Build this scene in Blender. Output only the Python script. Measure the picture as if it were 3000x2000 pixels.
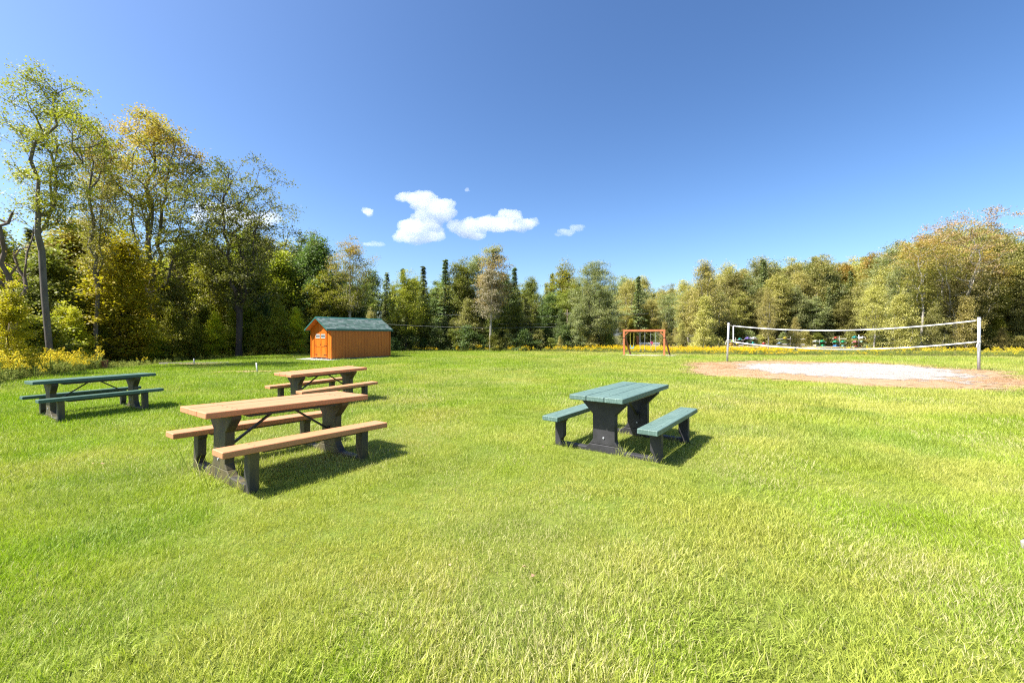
import bpy, math, random
import numpy as np
from mathutils import Vector, Matrix

for o in list(bpy.data.objects): bpy.data.objects.remove(o)
SC = bpy.context.scene
COL = SC.collection
R = math.radians
F, HZ, CH = 1230.0, 982.0, 1.65      # focal length in photo pixels, horizon row, eye height

# ------------------------------------------------------------------ camera, sky, sun, exposure
cam = bpy.data.objects.new('camera', bpy.data.cameras.new('camera')); COL.objects.link(cam)
cam.location = (0, 0, CH); cam.rotation_euler = (R(90), 0, 0)
cam.data.sensor_width = 36; cam.data.lens = 36 * F / 3000; cam.data.shift_y = -(1000 - HZ) / 3000
cam.data.clip_start = .05; cam.data.clip_end = 6000
SC.camera = cam

AZ, EL = R(-108), R(53)
SUN = Vector((math.sin(AZ) * math.cos(EL), math.cos(AZ) * math.cos(EL), math.sin(EL)))
w = bpy.data.worlds.new('World'); SC.world = w; w.use_nodes = True
nt = w.node_tree; bg = nt.nodes['Background']
sky = nt.nodes.new('ShaderNodeTexSky'); sky.sky_type = 'NISHITA'; sky.sun_disc = False
sky.sun_elevation = EL; sky.sun_rotation = AZ; sky.altitude = 300; sky.air_density = 1.0; sky.air_density = .9; sky.dust_density = 2.0; sky.ozone_density = 2.2
gmn = nt.nodes.new('ShaderNodeGamma'); gmn.inputs[1].default_value = 1.22; hsn = nt.nodes.new('ShaderNodeHueSaturation'); hsn.inputs['Saturation'].default_value = 1.1; hsn.inputs['Value'].default_value = 1.13
nt.links.new(sky.outputs[0], gmn.inputs[0]); nt.links.new(gmn.outputs[0], hsn.inputs['Color']); nt.links.new(hsn.outputs[0], bg.inputs[0]); bg.inputs[1].default_value = .055
sl = bpy.data.lights.new('sun', 'SUN'); sl.energy = 5.0; sl.angle = R(.53); sl.color = (1, .96, .89)
so = bpy.data.objects.new('sun', sl); COL.objects.link(so); so.rotation_euler = SUN.to_track_quat('Z', 'Y').to_euler()
so.location = (-60, 0, 80)
SC.view_settings.view_transform = 'Standard'; SC.view_settings.look = 'None'
SC.view_settings.gamma = 1; SC.view_settings.use_curve_mapping = False
SC.view_settings.exposure = 1.55
cy = SC.cycles
cy.max_bounces = 10; cy.diffuse_bounces = 5; cy.glossy_bounces = 2; cy.transmission_bounces = 5; cy.volume_bounces = 5
cy.transparent_max_bounces = 6; cy.use_denoising = False; cy.pixel_filter_type = 'BLACKMAN_HARRIS'; cy.filter_width = 1.2; cy.use_adaptive_sampling = False; cy.sample_clamp_indirect = 6

# ------------------------------------------------------------------ helpers
def lattice(seed, n=256):
    return np.random.default_rng(seed).random((n, n))
_L = {}
def vnoise(x, y, s, seed):
    if seed not in _L: _L[seed] = lattice(seed)
    L = _L[seed]; x = np.asarray(x, float) / s + 1000; y = np.asarray(y, float) / s + 1000
    xi = np.floor(x).astype(int); yi = np.floor(y).astype(int); fx = x - xi; fy = y - yi
    fx = fx * fx * (3 - 2 * fx); fy = fy * fy * (3 - 2 * fy); n = L.shape[0]
    g = lambda a, b: L[a % n, b % n]
    return (g(xi, yi) * (1 - fx) + g(xi + 1, yi) * fx) * (1 - fy) + (g(xi, yi + 1) * (1 - fx) + g(xi + 1, yi + 1) * fx) * fy
def fbm(x, y, s, seed, oct=3):
    a = 0; t = 0
    for k in range(oct):
        a = a + vnoise(x, y, s / 2 ** k, seed + k) * .5 ** k; t += .5 ** k
    return a / t
def sstep(a, b, x):
    t = np.clip((np.asarray(x, float) - a) / (b - a), 0, 1); return t * t * (3 - 2 * t)

def height(X, Y):
    X = np.asarray(X, float); Y = np.asarray(Y, float)
    z = np.clip(.115 + .0115 * X, -.05, .13) * (1 - sstep(9, 16, Y)) * (1 - sstep(5, 9, X))
    z = z + .03 * (1 - sstep(10, 18, Y)) * sstep(5, 9, X) * 0
    z = z - .05 * np.clip(-19 - X, 0, 14) * sstep(0, 8, Y)
    z = z - .35 * sstep(45, 60, Y) * sstep(44, 60, X)
    z = z + (fbm(X, Y, 5, 11) - .5) * .05 * sstep(7, 12, np.hypot(X, Y))
    return z
def hz(x, y): return float(height(x, y))

# edge of the mown lawn (inside = lawn)
LAWN = [(-60, -20), (-15.2, 6), (-16.6, 13.6), (-18.4, 17), (-20, 22), (-21.5, 28), (-21.5, 33), (-17, 36), (-13, 41.5), (-6, 42.3), (2, 42), (10, 39.5), (14, 35.8), (20, 34.2), (30, 32.5), (42, 30), (80, 24), (80, -20)]
LP = np.array(LAWN, float)
def inpoly(X, Y, P):
    X = np.asarray(X, float); Y = np.asarray(Y, float); c = np.zeros(X.shape, bool); n = len(P)
    for i in range(n):
        x1, y1 = P[i]; x2, y2 = P[(i + 1) % n]
        t = ((y1 > Y) != (y2 > Y)) & (X < (x2 - x1) * (Y - y1) / ((y2 - y1) + 1e-12) + x1)
        c ^= t
    return c
def polydist(X, Y, P, closed=True):
    X = np.asarray(X, float); Y = np.asarray(Y, float); d = np.full(X.shape, 1e9); n = len(P)
    for i in range(n if closed else n - 1):
        a = P[i]; b = P[(i + 1) % n]; ab = b - a; L2 = ab @ ab
        t = np.clip(((X - a[0]) * ab[0] + (Y - a[1]) * ab[1]) / L2, 0, 1)
        d = np.minimum(d, np.hypot(X - a[0] - t * ab[0], Y - a[1] - t * ab[1]))
    return d
def sd(X, Y, P):       # signed distance, positive inside
    return polydist(X, Y, P) * np.where(inpoly(X, Y, P), 1, -1)
RING = np.array([(8.0, 20.3), (10.6, 24.2), (16.9, 26.2), (20.5, 25), (22.4, 21.6), (21.7, 18.2), (19.6, 15.2), (16.6, 12.6), (14.6, 12.0), (12.2, 12.7), (10.3, 14.8), (8.6, 17.3)], float)
SAND = np.array([(10.9, 20.9), (13.6, 24.1), (18.3, 24.9), (21.1, 23.0), (21.2, 19.6), (18.9, 16.6), (15.6, 14.7), (13.0, 16.3), (11.3, 18.4)], float)

def mesh_np(name, V, faces, attrs=None, smooth=False):
    """faces: (M,k) int array or list of such arrays"""
    if not isinstance(faces, (list, tuple)): faces = [faces]
    faces = [np.asarray(f, np.int32) for f in faces if len(f)]
    m = bpy.data.meshes.new(name); V = np.asarray(V, np.float32)
    m.vertices.add(len(V)); m.vertices.foreach_set('co', V.ravel())
    loops = np.concatenate([f.ravel() for f in faces]) if faces else np.zeros(0, np.int32)
    tot = np.concatenate([np.full(len(f), f.shape[1], np.int32) for f in faces]) if faces else np.zeros(0, np.int32)
    start = np.concatenate([[0], np.cumsum(tot)[:-1]]).astype(np.int32) if len(tot) else tot
    m.loops.add(len(loops)); m.loops.foreach_set('vertex_index', loops)
    m.polygons.add(len(tot)); m.polygons.foreach_set('loop_start', start)
    if smooth: m.polygons.foreach_set('use_smooth', np.ones(len(tot), bool))
    for k, (dom, typ, arr) in (attrs or {}).items():
        a = m.attributes.new(k, typ, dom)
        a.data.foreach_set('value' if typ in ('FLOAT', 'INT') else ('vector' if typ == 'FLOAT_VECTOR' else 'color'), np.asarray(arr, np.float32 if typ != 'INT' else np.int32).ravel())
    m.update(calc_edges=True); m.validate()
    return m

def link(name, data, mat=None, parent=None, loc=None, rot=None, scale=None):
    o = bpy.data.objects.new(name, data); COL.objects.link(o)
    if mat is not None and data is not None:
        if not data.materials: data.materials.append(mat)
        if data.materials[0] != mat: o.material_slots[0].link = 'OBJECT'; o.material_slots[0].material = mat
    if parent: o.parent = parent
    if loc is not None: o.location = loc
    if rot is not None: o.rotation_euler = rot
    if scale is not None: o.scale = scale
    return o
def tag(o, label=None, cat=None, group=None, kind=None):
    if label and len(label.split()) > 16: print('LONG', label)
    if label: o['label'] = label
    if cat: o['category'] = cat
    if group: o['group'] = group
    if kind: o['kind'] = kind
    return o
def thing(name, label, cat, loc=(0, 0, 0), rot=(0, 0, 0), group=None):
    o = bpy.data.objects.new(name, None); COL.objects.link(o); o.location = loc; o.rotation_euler = rot; o.empty_display_size = .2
    return tag(o, label, cat, group)

class MB:
    def __init__(s): s.v = []; s.f = []
    def add(s, vs, fs):
        n = len(s.v); s.v += [tuple(v) for v in vs]; s.f += [tuple(i + n for i in f) for f in fs]; return s
    def box(s, x0, x1, y0, y1, z0, z1, b=0):
        if b <= 0:
            vs = [(x, y, z) for z in (z0, z1) for y in (y0, y1) for x in (x0, x1)]
            return s.add(vs, [(0, 2, 3, 1), (4, 5, 7, 6), (0, 1, 5, 4), (2, 6, 7, 3), (0, 4, 6, 2), (1, 3, 7, 5)])
        # bevelled box (chamfered edges)
        pts = []
        for sx in (0, 1):
            for sy in (0, 1):
                for sz in (0, 1):
                    X = (x0, x1)[sx]; Y = (y0, y1)[sy]; Z = (z0, z1)[sz]; dx = b if sx == 0 else -b; dy = b if sy == 0 else -b; dz = b if sz == 0 else -b
                    pts.append([(X, Y + dy, Z + dz), (X + dx, Y, Z + dz), (X + dx, Y + dy, Z)])
        idx = lambda sx, sy, sz, a: (sx * 4 + sy * 2 + sz) * 3 + a
        fs = []
        for a in range(3):
            for sgn in (0, 1):
                q = []
                for (u, v) in ((0, 0), (0, 1), (1, 1), (1, 0)):
                    t = [0, 0, 0]; t[a] = sgn; t[(a + 1) % 3] = u; t[(a + 2) % 3] = v; q.append(idx(*t, a))
                fs.append(tuple(q if sgn == 0 else q[::-1]))
        for a in range(3):
            b1, b2 = (a + 1) % 3, (a + 2) % 3
            for u in (0, 1):
                for v in (0, 1):
                    t0 = [0, 0, 0]; t0[b1] = u; t0[b2] = v; t1 = list(t0); t1[a] = 1
                    q = [idx(*t0, b1), idx(*t1, b1), idx(*t1, b2), idx(*t0, b2)]
                    fs.append(tuple(q if (u ^ v) else q[::-1]))
        for sx in (0, 1):
            for sy in (0, 1):
                for sz in (0, 1):
                    q = [idx(sx, sy, sz, k) for k in range(3)]; fs.append(tuple(q if (sx + sy + sz) % 2 == 0 else q[::-1]))
        return s.add([p for t in pts for p in t], fs)
    def prism(s, poly, a0, a1, axis='x'):
        """poly in the plane across the axis, extruded from a0 to a1"""
        n = len(poly)
        def P(a, p): return (a, p[0], p[1]) if axis == 'x' else ((p[0], a, p[1]) if axis == 'y' else (p[0], p[1], a))
        vs = [P(a0, p) for p in poly] + [P(a1, p) for p in poly]
        fs = [tuple(range(n))[::-1], tuple(range(n, 2 * n))] + [(i, (i + 1) % n, n + (i + 1) % n, n + i) for i in range(n)]
        if axis == 'y': fs = [f[::-1] for f in fs]
        return s.add(vs, fs)
    def tube(s, pts, rad, n=8, cap=True):
        pts = [Vector(p) for p in pts]; rad = [rad] * len(pts) if not hasattr(rad, '__len__') else rad
        base = len(s.v); up = None
        for i, p in enumerate(pts):
            d = (pts[min(i + 1, len(pts) - 1)] - pts[max(i - 1, 0)]).normalized()
            if up is None: up = Vector((0, 0, 1)) if abs(d.z) < .9 else Vector((1, 0, 0))
            a = d.cross(up).normalized(); up = a.cross(d).normalized()
            for k in range(n):
                t = 2 * math.pi * k / n; s.v.append(tuple(p + (a * math.cos(t) + up * math.sin(t)) * rad[i]))
        for i in range(len(pts) - 1):
            for k in range(n):
                s.f.append((base + i * n + k, base + i * n + (k + 1) % n, base + (i + 1) * n + (k + 1) % n, base + (i + 1) * n + k))
        if cap:
            s.f.append(tuple(base + k for k in range(n))[::-1]); e = base + (len(pts) - 1) * n; s.f.append(tuple(e + k for k in range(n)))
        return s
    def bar(s, p, q, wx, wz):
        """rectangular bar from p to q; wz measured towards +z side"""
        p = Vector(p); q = Vector(q); d = (q - p).normalized(); up = Vector((0, 0, 1)) if abs(d.z) < .95 else Vector((0, 1, 0))
        a = d.cross(up).normalized() * wx / 2; b = a.cross(d).normalized() * wz / 2
        vs = [r + sa * a + sb * b for r in (p, q) for sb in (-1, 1) for sa in (-1, 1)]
        return s.add(vs, [(0, 1, 3, 2), (4, 6, 7, 5), (0, 4, 5, 1), (2, 3, 7, 6), (0, 2, 6, 4), (1, 5, 7, 3)])
    def mesh(s, name, smooth=False):
        m = bpy.data.meshes.new(name); m.from_pydata(s.v, [], s.f)
        if smooth:
            for p in m.polygons: p.use_smooth = True
        m.update(); return m
    def build(s, name, mat, parent=None, smooth=False, **k):
        import bmesh
        m = s.mesh(name, smooth); bm = bmesh.new(); bm.from_mesh(m); bmesh.ops.recalc_face_normals(bm, faces=bm.faces); bm.to_mesh(m); bm.free()
        return link(name, m, mat, parent, **k)

# ------------------------------------------------------------------ materials
def newmat(name):
    m = bpy.data.materials.new(name); m.use_nodes = True; nt = m.node_tree; p = nt.nodes['Principled BSDF']
    return m, nt, p
def N(nt, t, **k):
    n = nt.nodes.new(t)
    for a, b in k.items(): setattr(n, a, b)
    return n
def mixc(nt, fac, a, b, mode='MIX'):
    n = N(nt, 'ShaderNodeMix', data_type='RGBA', blend_type=mode)
    for i, v in ((0, fac), (6, a), (7, b)):
        if hasattr(v, 'links'): nt.links.new(v, n.inputs[i])
        elif i == 0: n.inputs[0].default_value = v
        else: n.inputs[i].default_value = (*v[:3], 1)
    return n.outputs[2]
def mathn(nt, op, a, b=None, c=None, clamp=False):
    n = N(nt, 'ShaderNodeMath', operation=op, use_clamp=clamp)
    for i, v in enumerate((a, b, c)):
        if v is None: continue
        if hasattr(v, 'links'): nt.links.new(v, n.inputs[i])
        else: n.inputs[i].default_value = v
    return n.outputs[0]
def noise(nt, scale, detail=3, coord='Object', stretch=None, rough=.55, dim='3D'):
    src = N(nt, 'ShaderNodeNewGeometry').outputs['Position'] if coord == 'World' else N(nt, 'ShaderNodeTexCoord').outputs[coord]
    if stretch:
        mp = N(nt, 'ShaderNodeMapping'); nt.links.new(src, mp.inputs[0]); mp.inputs['Scale'].default_value = stretch; src = mp.outputs[0]
    n = N(nt, 'ShaderNodeTexNoise'); n.inputs['Scale'].default_value = scale; n.inputs['Detail'].default_value = detail; n.inputs['Roughness'].default_value = rough
    nt.links.new(src, n.inputs['Vector']); return n.outputs['Fac']
def ramp(nt, fac, stops):
    r = N(nt, 'ShaderNodeValToRGB'); nt.links.new(fac, r.inputs[0]); e = r.color_ramp.elements
    while len(e) < len(stops): e.new(.5)
    for i, (p, c) in enumerate(stops): e[i].position = p; e[i].color = (*c, 1) if hasattr(c, '__len__') else (c, c, c, 1)
    return r.outputs[0]
def bump(nt, p, h, strength=.3, dist=.01):
    b = N(nt, 'ShaderNodeBump'); b.inputs['Strength'].default_value = strength; b.inputs['Distance'].default_value = dist
    nt.links.new(h, b.inputs['Height']); nt.links.new(b.outputs[0], p.inputs['Normal'])
def simple(name, col, rough=.6, var=.2, scale=8, metal=0, stretch=None, bmp=.15, col2=None, spec=.4):
    m, nt, p = newmat(name); f = noise(nt, scale, 4, stretch=stretch)
    c2 = col2 or tuple(c * (1 - var) for c in col)
    c = ramp(nt, f, [(.3, c2), (.7, col)]); nt.links.new(c, p.inputs['Base Color'])
    p.inputs['Roughness'].default_value = rough; p.inputs['Metallic'].default_value = metal; p.inputs['Specular IOR Level'].default_value = spec
    f2 = noise(nt, scale * 6, 3, stretch=stretch); bump(nt, p, f2, bmp, .01)
    return m

def leafmat(name, a, b, accent=None, acc=(.75, .95), trans=.35):
    """leaf colour from a to b by the leaf's own random number; accent for the outer-top leaves that turned"""
    m, nt, p = newmat(name)
    at = N(nt, 'ShaderNodeAttribute', attribute_name='v'); oi = N(nt, 'ShaderNodeObjectInfo')
    at2 = N(nt, 'ShaderNodeAttribute', attribute_name='c')
    f = mathn(nt, 'ADD', mathn(nt, 'MULTIPLY', at.outputs['Fac'], .45), mathn(nt, 'MULTIPLY', at2.outputs['Fac'], .55))
    c = mixc(nt, f, a, b)
    if accent:
        at3 = N(nt, 'ShaderNodeAttribute', attribute_name='h')
        g = mathn(nt, 'ADD', at3.outputs['Fac'], mathn(nt, 'MULTIPLY', mathn(nt, 'SUBTRACT', at2.outputs['Fac'], .5), .7))
        r = N(nt, 'ShaderNodeMapRange'); nt.links.new(g, r.inputs[0]); r.inputs[1].default_value = acc[0]; r.inputs[2].default_value = acc[1]
        c = mixc(nt, mathn(nt, 'MULTIPLY', r.outputs[0], .85), c, accent)
    hs = N(nt, 'ShaderNodeHueSaturation'); nt.links.new(c, hs.inputs['Color'])
    nt.links.new(mathn(nt, 'ADD', mathn(nt, 'MULTIPLY', oi.outputs['Random'], .035), .4825), hs.inputs['Hue'])
    nt.links.new(mathn(nt, 'ADD', mathn(nt, 'MULTIPLY', oi.outputs['Random'], .4), .82), hs.inputs['Value'])
    c = hs.outputs[0]
    nt.links.new(c, p.inputs['Base Color']); p.inputs['Roughness'].default_value = .55; p.inputs['Specular IOR Level'].default_value = .35
    tr = N(nt, 'ShaderNodeBsdfTranslucent'); c2 = mixc(nt, 1, c, (1.0, 1.15, .55), 'MULTIPLY'); nt.links.new(c2, tr.inputs[0])
    mx = N(nt, 'ShaderNodeMixShader'); mx.inputs[0].default_value = trans
    nt.links.new(p.outputs[0], mx.inputs[1]); nt.links.new(tr.outputs[0], mx.inputs[2]); nt.links.new(mx.outputs[0], nt.nodes['Material Output'].inputs[0])
    return m

M = {}
M['tan'] = None
def plastic_wood(name, light, dark, grain, streak=None):
    m, nt, p = newmat(name)
    g = noise(nt, 6, 5, stretch=(1.2, 14, 14)); c = ramp(nt, g, [(.28, dark), (.6, light)])
    g2 = noise(nt, 2.2, 3); c = mixc(nt, mathn(nt, 'MULTIPLY', g2, .45), c, grain)
    if streak:
        s = noise(nt, 3, 2, stretch=(.5, 30, 4)); s2 = noise(nt, 5, 2, stretch=(9, .6, 3))
        k = ramp(nt, s, [(.55, 0), (.72, 1)]); k2 = ramp(nt, s2, [(.56, 0), (.75, .8)])
        c = mixc(nt, mathn(nt, 'MULTIPLY', mathn(nt, 'MAXIMUM', k, k2), .55), c, streak)
    st = noise(nt, 3.5, 5, rough=.7); sp = noise(nt, 38, 2); c = mixc(nt, mathn(nt, 'MULTIPLY', ramp(nt, st, [(.55, 0), (.8, 1)]), .35), c, tuple(v * .55 for v in dark)); c = mixc(nt, mathn(nt, 'MULTIPLY', ramp(nt, sp, [(.74, 0), (.78, 1)]), .6), c, tuple(v * .3 for v in dark))
    nt.links.new(c, p.inputs['Base Color']); p.inputs['Roughness'].default_value = .55; p.inputs['Specular IOR Level'].default_value = .3
    bump(nt, p, noise(nt, 14, 4, stretch=(.6, 10, 10)), .3, .004)
    return m
M['tan'] = plastic_wood('tan_plastic_wood', (.48, .205, .10), (.37, .15, .065), (.53, .255, .135))
M['teal'] = plastic_wood('green_plastic_wood', (.085, .145, .120), (.05, .10, .085), (.115, .16, .15), (.23, .33, .29))
M['teal2'] = plastic_wood('deep_green_plastic_wood', (.06, .115, .088), (.04, .085, .065), (.07, .125, .10))
m, nt, p = newmat('black_plastic'); f = noise(nt, 9, 5); c = ramp(nt, f, [(.35, (.018, .017, .019)), (.7, (.034, .032, .036))])
nt.links.new(c, p.inputs['Base Color']); p.inputs['Roughness'].default_value = .62; bump(nt, p, noise(nt, 60, 4), .25, .004); M['black'] = m
m, nt, p = newmat('brown_black_plastic'); f = noise(nt, 5, 5, stretch=(1, 1, .35)); c = ramp(nt, f, [(.38, (.026, .025, .027)), (.52, (.07, .058, .026)), (.72, (.13, .105, .036))])
nt.links.new(c, p.inputs['Base Color']); p.inputs['Roughness'].default_value = .6; bump(nt, p, noise(nt, 60, 4), .25, .004); M['oliveblack'] = m
M['steel_black'] = simple('black_steel', (.025, .024, .026), .45, .2)
M['galv'] = simple('galvanised_steel', (.50, .51, .54), .45, .25, metal=.35, scale=12)
M['tape'] = simple('white_net_tape', (.78, .78, .78), .7, .06)
M['rope'] = simple('pale_rope', (.6, .57, .5), .8, .2)
M['cedar'] = simple('red_cedar', (.48, .155, .06), .6, .3, scale=5, stretch=(1, 1, .2))
M['cedar_dark'] = simple('weathered_cedar', (.20, .075, .04), .7, .3, scale=5)
M['grey_wood'] = simple('grey_weathered_wood', (.33, .31, .29), .8, .35, scale=6, stretch=(1, 1, .2))
M['white_paint'] = simple('white_paint', (.75, .76, .76), .5, .08)
M['pvc'] = simple('white_pvc', (.62, .61, .60), .5, .15)
M['gravel'] = simple('pale_gravel', (.42, .41, .41), .9, .45, scale=40, bmp=.8)
M['wire'] = simple('grey_wire', (.22, .22, .22), .5, .1)
M['dark_glass'] = simple('dark_glass', (.02, .025, .03), .08, .1, bmp=0)
M['rubber'] = simple('black_rubber', (.02, .02, .02), .8, .1)
M['yellow_coat'] = simple('yellow_coated_chain', (.62, .52, .08), .5, .1)
M['blue_plastic'] = simple('pale_blue_plastic', (.12, .33, .45), .4, .1)
M['pink'] = simple('pink_plastic', (.55, .08, .2), .4, .1)

def boards(name, a, b):
    m, nt, p = newmat(name); oi = N(nt, 'ShaderNodeObjectInfo')
    g = noise(nt, 4, 6, stretch=(5, 5, .35), rough=.65); c = ramp(nt, g, [(.3, b), (.66, a)])
    c = mixc(nt, mathn(nt, 'MULTIPLY', oi.outputs['Random'], .35), c, b)
    nt.links.new(c, p.inputs['Base Color']); p.inputs['Roughness'].default_value = .5
    bump(nt, p, noise(nt, 10, 4, stretch=(6, 6, .3)), .2, .006)
    return m
M['orange'] = boards('orange_stained_wood', (.62, .165, .006), (.40, .085, .004))
M['shingle'] = None
m, nt, p = newmat('green_shingle'); oi = N(nt, 'ShaderNodeObjectInfo')
at = N(nt, 'ShaderNodeAttribute', attribute_name='v'); c = ramp(nt, at.outputs['Fac'], [(0, (.055, .105, .085)), (.4, (.095, .165, .135)), (.75, (.15, .21, .185)), (1, (.22, .25, .24))])
g = noise(nt, 90, 2); c = mixc(nt, mathn(nt, 'MULTIPLY', g, .4), c, (.07, .12, .095)); nt.links.new(c, p.inputs['Base Color']); p.inputs['Roughness'].default_value = .9
M['shingle'] = m
M['green_trim'] = simple('dark_green_trim', (.03, .12, .10), .4, .1)

bark = {}
for k, (a, b) in {'grey': ((.17, .15, .13), (.07, .06, .052)), 'dark': ((.07, .055, .045), (.025, .02, .018)), 'pale': ((.38, .35, .30), (.2, .18, .15)), 'brown': ((.17, .125, .09), (.07, .05, .037))}.items():
    bark[k] = simple('bark_' + k, a, .9, 0, scale=3, col2=b, stretch=(1, 1, .3), bmp=.6)

LM = {
 'yellowgreen': leafmat('leaf_yellow_green', (.20, .23, .028), (.44, .41, .045), trans=.38),
 'airy_yellow': leafmat('leaf_airy_yellow', (.17, .18, .03), (.42, .37, .05), trans=.35),
 'mid_olive': leafmat('leaf_mid_olive', (.10, .125, .03), (.30, .29, .06)),
 'yellow': leafmat('leaf_yellow', (.32, .34, .02), (.70, .58, .03), trans=.4),
 'gold_top': leafmat('leaf_green_turning_gold', (.19, .21, .045), (.40, .36, .07), (.50, .33, .08), (.6, 1.1), trans=.38),
 'orange_top': leafmat('leaf_green_turning_orange', (.25, .25, .08), (.45, .40, .14), (.58, .40, .20), (.4, .9)),
 'mid': leafmat('leaf_mid_green', (.12, .145, .03), (.30, .31, .06)),
 'olive': leafmat('leaf_olive', (.17, .17, .05), (.37, .34, .11)),
 'sage': leafmat('leaf_sage', (.17, .20, .085), (.37, .37, .16)),
 'straw': leafmat('leaf_straw_olive', (.28, .25, .075), (.50, .43, .14)),
 'dark': leafmat('leaf_dark_green', (.065, .105, .03), (.17, .21, .06)),
 'conifer': leafmat('needle_green', (.11, .155, .07), (.28, .33, .15), trans=.3),
 'conifer_olive': leafmat('needle_olive', (.11, .145, .05), (.28, .30, .11), trans=.2),
 'brownish': leafmat('needle_brownish', (0.182, 0.154, 0.098), (0.378, 0.322, 0.196), trans=.15),
 'rust': leafmat('leaf_rust', (.24, .17, .09), (.42, .27, .13), (.26, .26, .10), (.8, 1.1)),
}

# ------------------------------------------------------------------ ground
def axis_pts(lo, hi, fine_lo, fine_hi, step, coarse):
    a = list(np.arange(fine_lo, fine_hi + 1e-6, step)); x = fine_lo; s = step
    while x > lo: s = min(s * 1.25, coarse); x -= s; a.insert(0, max(x, lo))
    x = fine_hi; s = step
    while x < hi: s = min(s * 1.25, coarse); x += s; a.append(min(x, hi))
    return np.array(a)
xs = axis_pts(-2500, 2500, -30, 50, .8, 250); ys = axis_pts(-60, 3000, -2, 70, .8, 250)
GX, GY = np.meshgrid(xs, ys); Z = height(GX, GY); nx, ny = len(xs), len(ys)
i = np.arange(ny - 1)[:, None] * nx + np.arange(nx - 1)[None]
q = np.stack([i, i + 1, i + 1 + nx, i + nx], -1).reshape(-1, 4)
lawnmask = sstep(-.6, .9, sd(GX.ravel(), GY.ravel(), LP) + (fbm(GX.ravel(), GY.ravel(), 2, 77) - .5))
gm = mesh_np('ground', np.stack([GX, GY, Z], -1).reshape(-1, 3), q, {'lawn': ('POINT', 'FLOAT', lawnmask)}, smooth=True)
m, nt, p = newmat('lawn_and_forest_floor')
at = N(nt, 'ShaderNodeAttribute', attribute_name='lawn')
n1 = noise(nt, .5, 4, 'World'); n2 = noise(nt, 9, 5, 'World', rough=.7); n3 = noise(nt, 60, 3, 'World', rough=.7)
gc = ramp(nt, n1, [(.35, (.12, .175, .018)), (.65, (.17, .20, .032))])
gc = mixc(nt, mathn(nt, 'MULTIPLY', ramp(nt, n2, [(.4, 0), (.7, 1)]), .35), gc, (.22, .20, .07))
gc = mixc(nt, mathn(nt, 'MULTIPLY', ramp(nt, n3, [(.35, 1), (.6, 0)]), .6), gc, (.05, .07, .015))
fc = ramp(nt, n2, [(.3, (.05, .05, .02)), (.7, (.13, .12, .045))])
nt.links.new(mixc(nt, at.outputs['Fac'], fc, gc), p.inputs['Base Color']); p.inputs['Roughness'].default_value = .9; p.inputs['Specular IOR Level'].default_value = .1
bump(nt, p, n3, .6, .03)
tag(link('ground', gm, m), kind='structure')

def sheet(name, P, lift, step, jitter, seed, mat, kind='structure', inner=None):
    """thin sheet over the ground inside an irregular outline"""
    x = np.arange(P[:, 0].min() - 1, P[:, 0].max() + 1, step); y = np.arange(P[:, 1].min() - 1, P[:, 1].max() + 1, step)
    X, Y = np.meshgrid(x, y); cx = X + step / 2; cyy = Y + step / 2
    s = sd(cx, cyy, P) + (fbm(cx, cyy, jitter * 2.2, seed) - .5) * 2 * jitter + (vnoise(cx, cyy, .24, seed + 9) - .5) * jitter * 1.3
    keep = (s > 0)[:-1, :-1]; nx = len(x)
    i = np.arange(len(y) - 1)[:, None] * nx + np.arange(nx - 1)[None]
    q = np.stack([i, i + 1, i + 1 + nx, i + nx], -1)[keep]
    used, inv = np.unique(q, return_inverse=True); V = np.stack([X, Y, height(X, Y) + lift], -1).reshape(-1, 3)[used]
    # rest on the rough ground mesh: lift enough to clear its facets
    return tag(link(name, mesh_np(name, V, inv.reshape(-1, 4)), mat), kind=kind)
m, nt, p = newmat('dead_grass_soil'); n2 = noise(nt, 3, 6, 'World', rough=.75); n3 = noise(nt, 25, 4, 'World', rough=.8)
c = ramp(nt, n2, [(.3, (.23, .125, .055)), (.55, (.34, .215, .11)), (.75, (.43, .31, .18))]); c = mixc(nt, mathn(nt, 'MULTIPLY', ramp(nt, n3, [(.5, 0), (.7, 1)]), .6), c, (.5, .42, .33))
nt.links.new(c, p.inputs['Base Color']); p.inputs['Roughness'].default_value = .95; bump(nt, p, n3, .8, .05); M['deadgrass'] = m
m, nt, p = newmat('white_sand'); n2 = noise(nt, 1.5, 6, 'World', rough=.7); n3 = noise(nt, 14, 4, 'World', rough=.8)
c = ramp(nt, n2, [(.3, (.36, .31, .26)), (.6, (.47, .43, .38))]); c = mixc(nt, mathn(nt, 'MULTIPLY', ramp(nt, n3, [(.62, 0), (.75, 1)]), .6), c, (.32, .22, .15))
nt.links.new(c, p.inputs['Base Color']); p.inputs['Roughness'].default_value = .95; bump(nt, p, mathn(nt, 'ADD', n3, noise(nt, 3, 3, 'World')), 1.0, .14); M['sand'] = m
sheet('dead_grass_ring', RING, .02, .12, 1.6, 31, M['deadgrass'])
sheet('sand_court', SAND, .028, .10, 1.5, 41, M['sand'])
sheet('gravel_road', np.array([(16, 60), (30, 58), (60, 54), (90, 50), (90, 55), (60, 59), (30, 63), (16, 65)], float), .03, .4, .5, 51, simple('gravel_road_surface', (.36, .29, .23), .95, .3, scale=2, bmp=.5))
sheet('swing_pit', np.array([(8.9, 34.2), (13, 33.0), (13.6, 34.6), (9.6, 35.9)], float), .022, .12, .3, 61, simple('swing_pit_sand', (.52, .45, .37), .95, .25, scale=6, bmp=.5))
sheet('gravel_pad', np.array([(-15.2, 28.9), (-12.0, 27.3), (-11.6, 28.2), (-14.6, 30.4)], float), .02, .1, .2, 63, M['gravel'])
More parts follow.
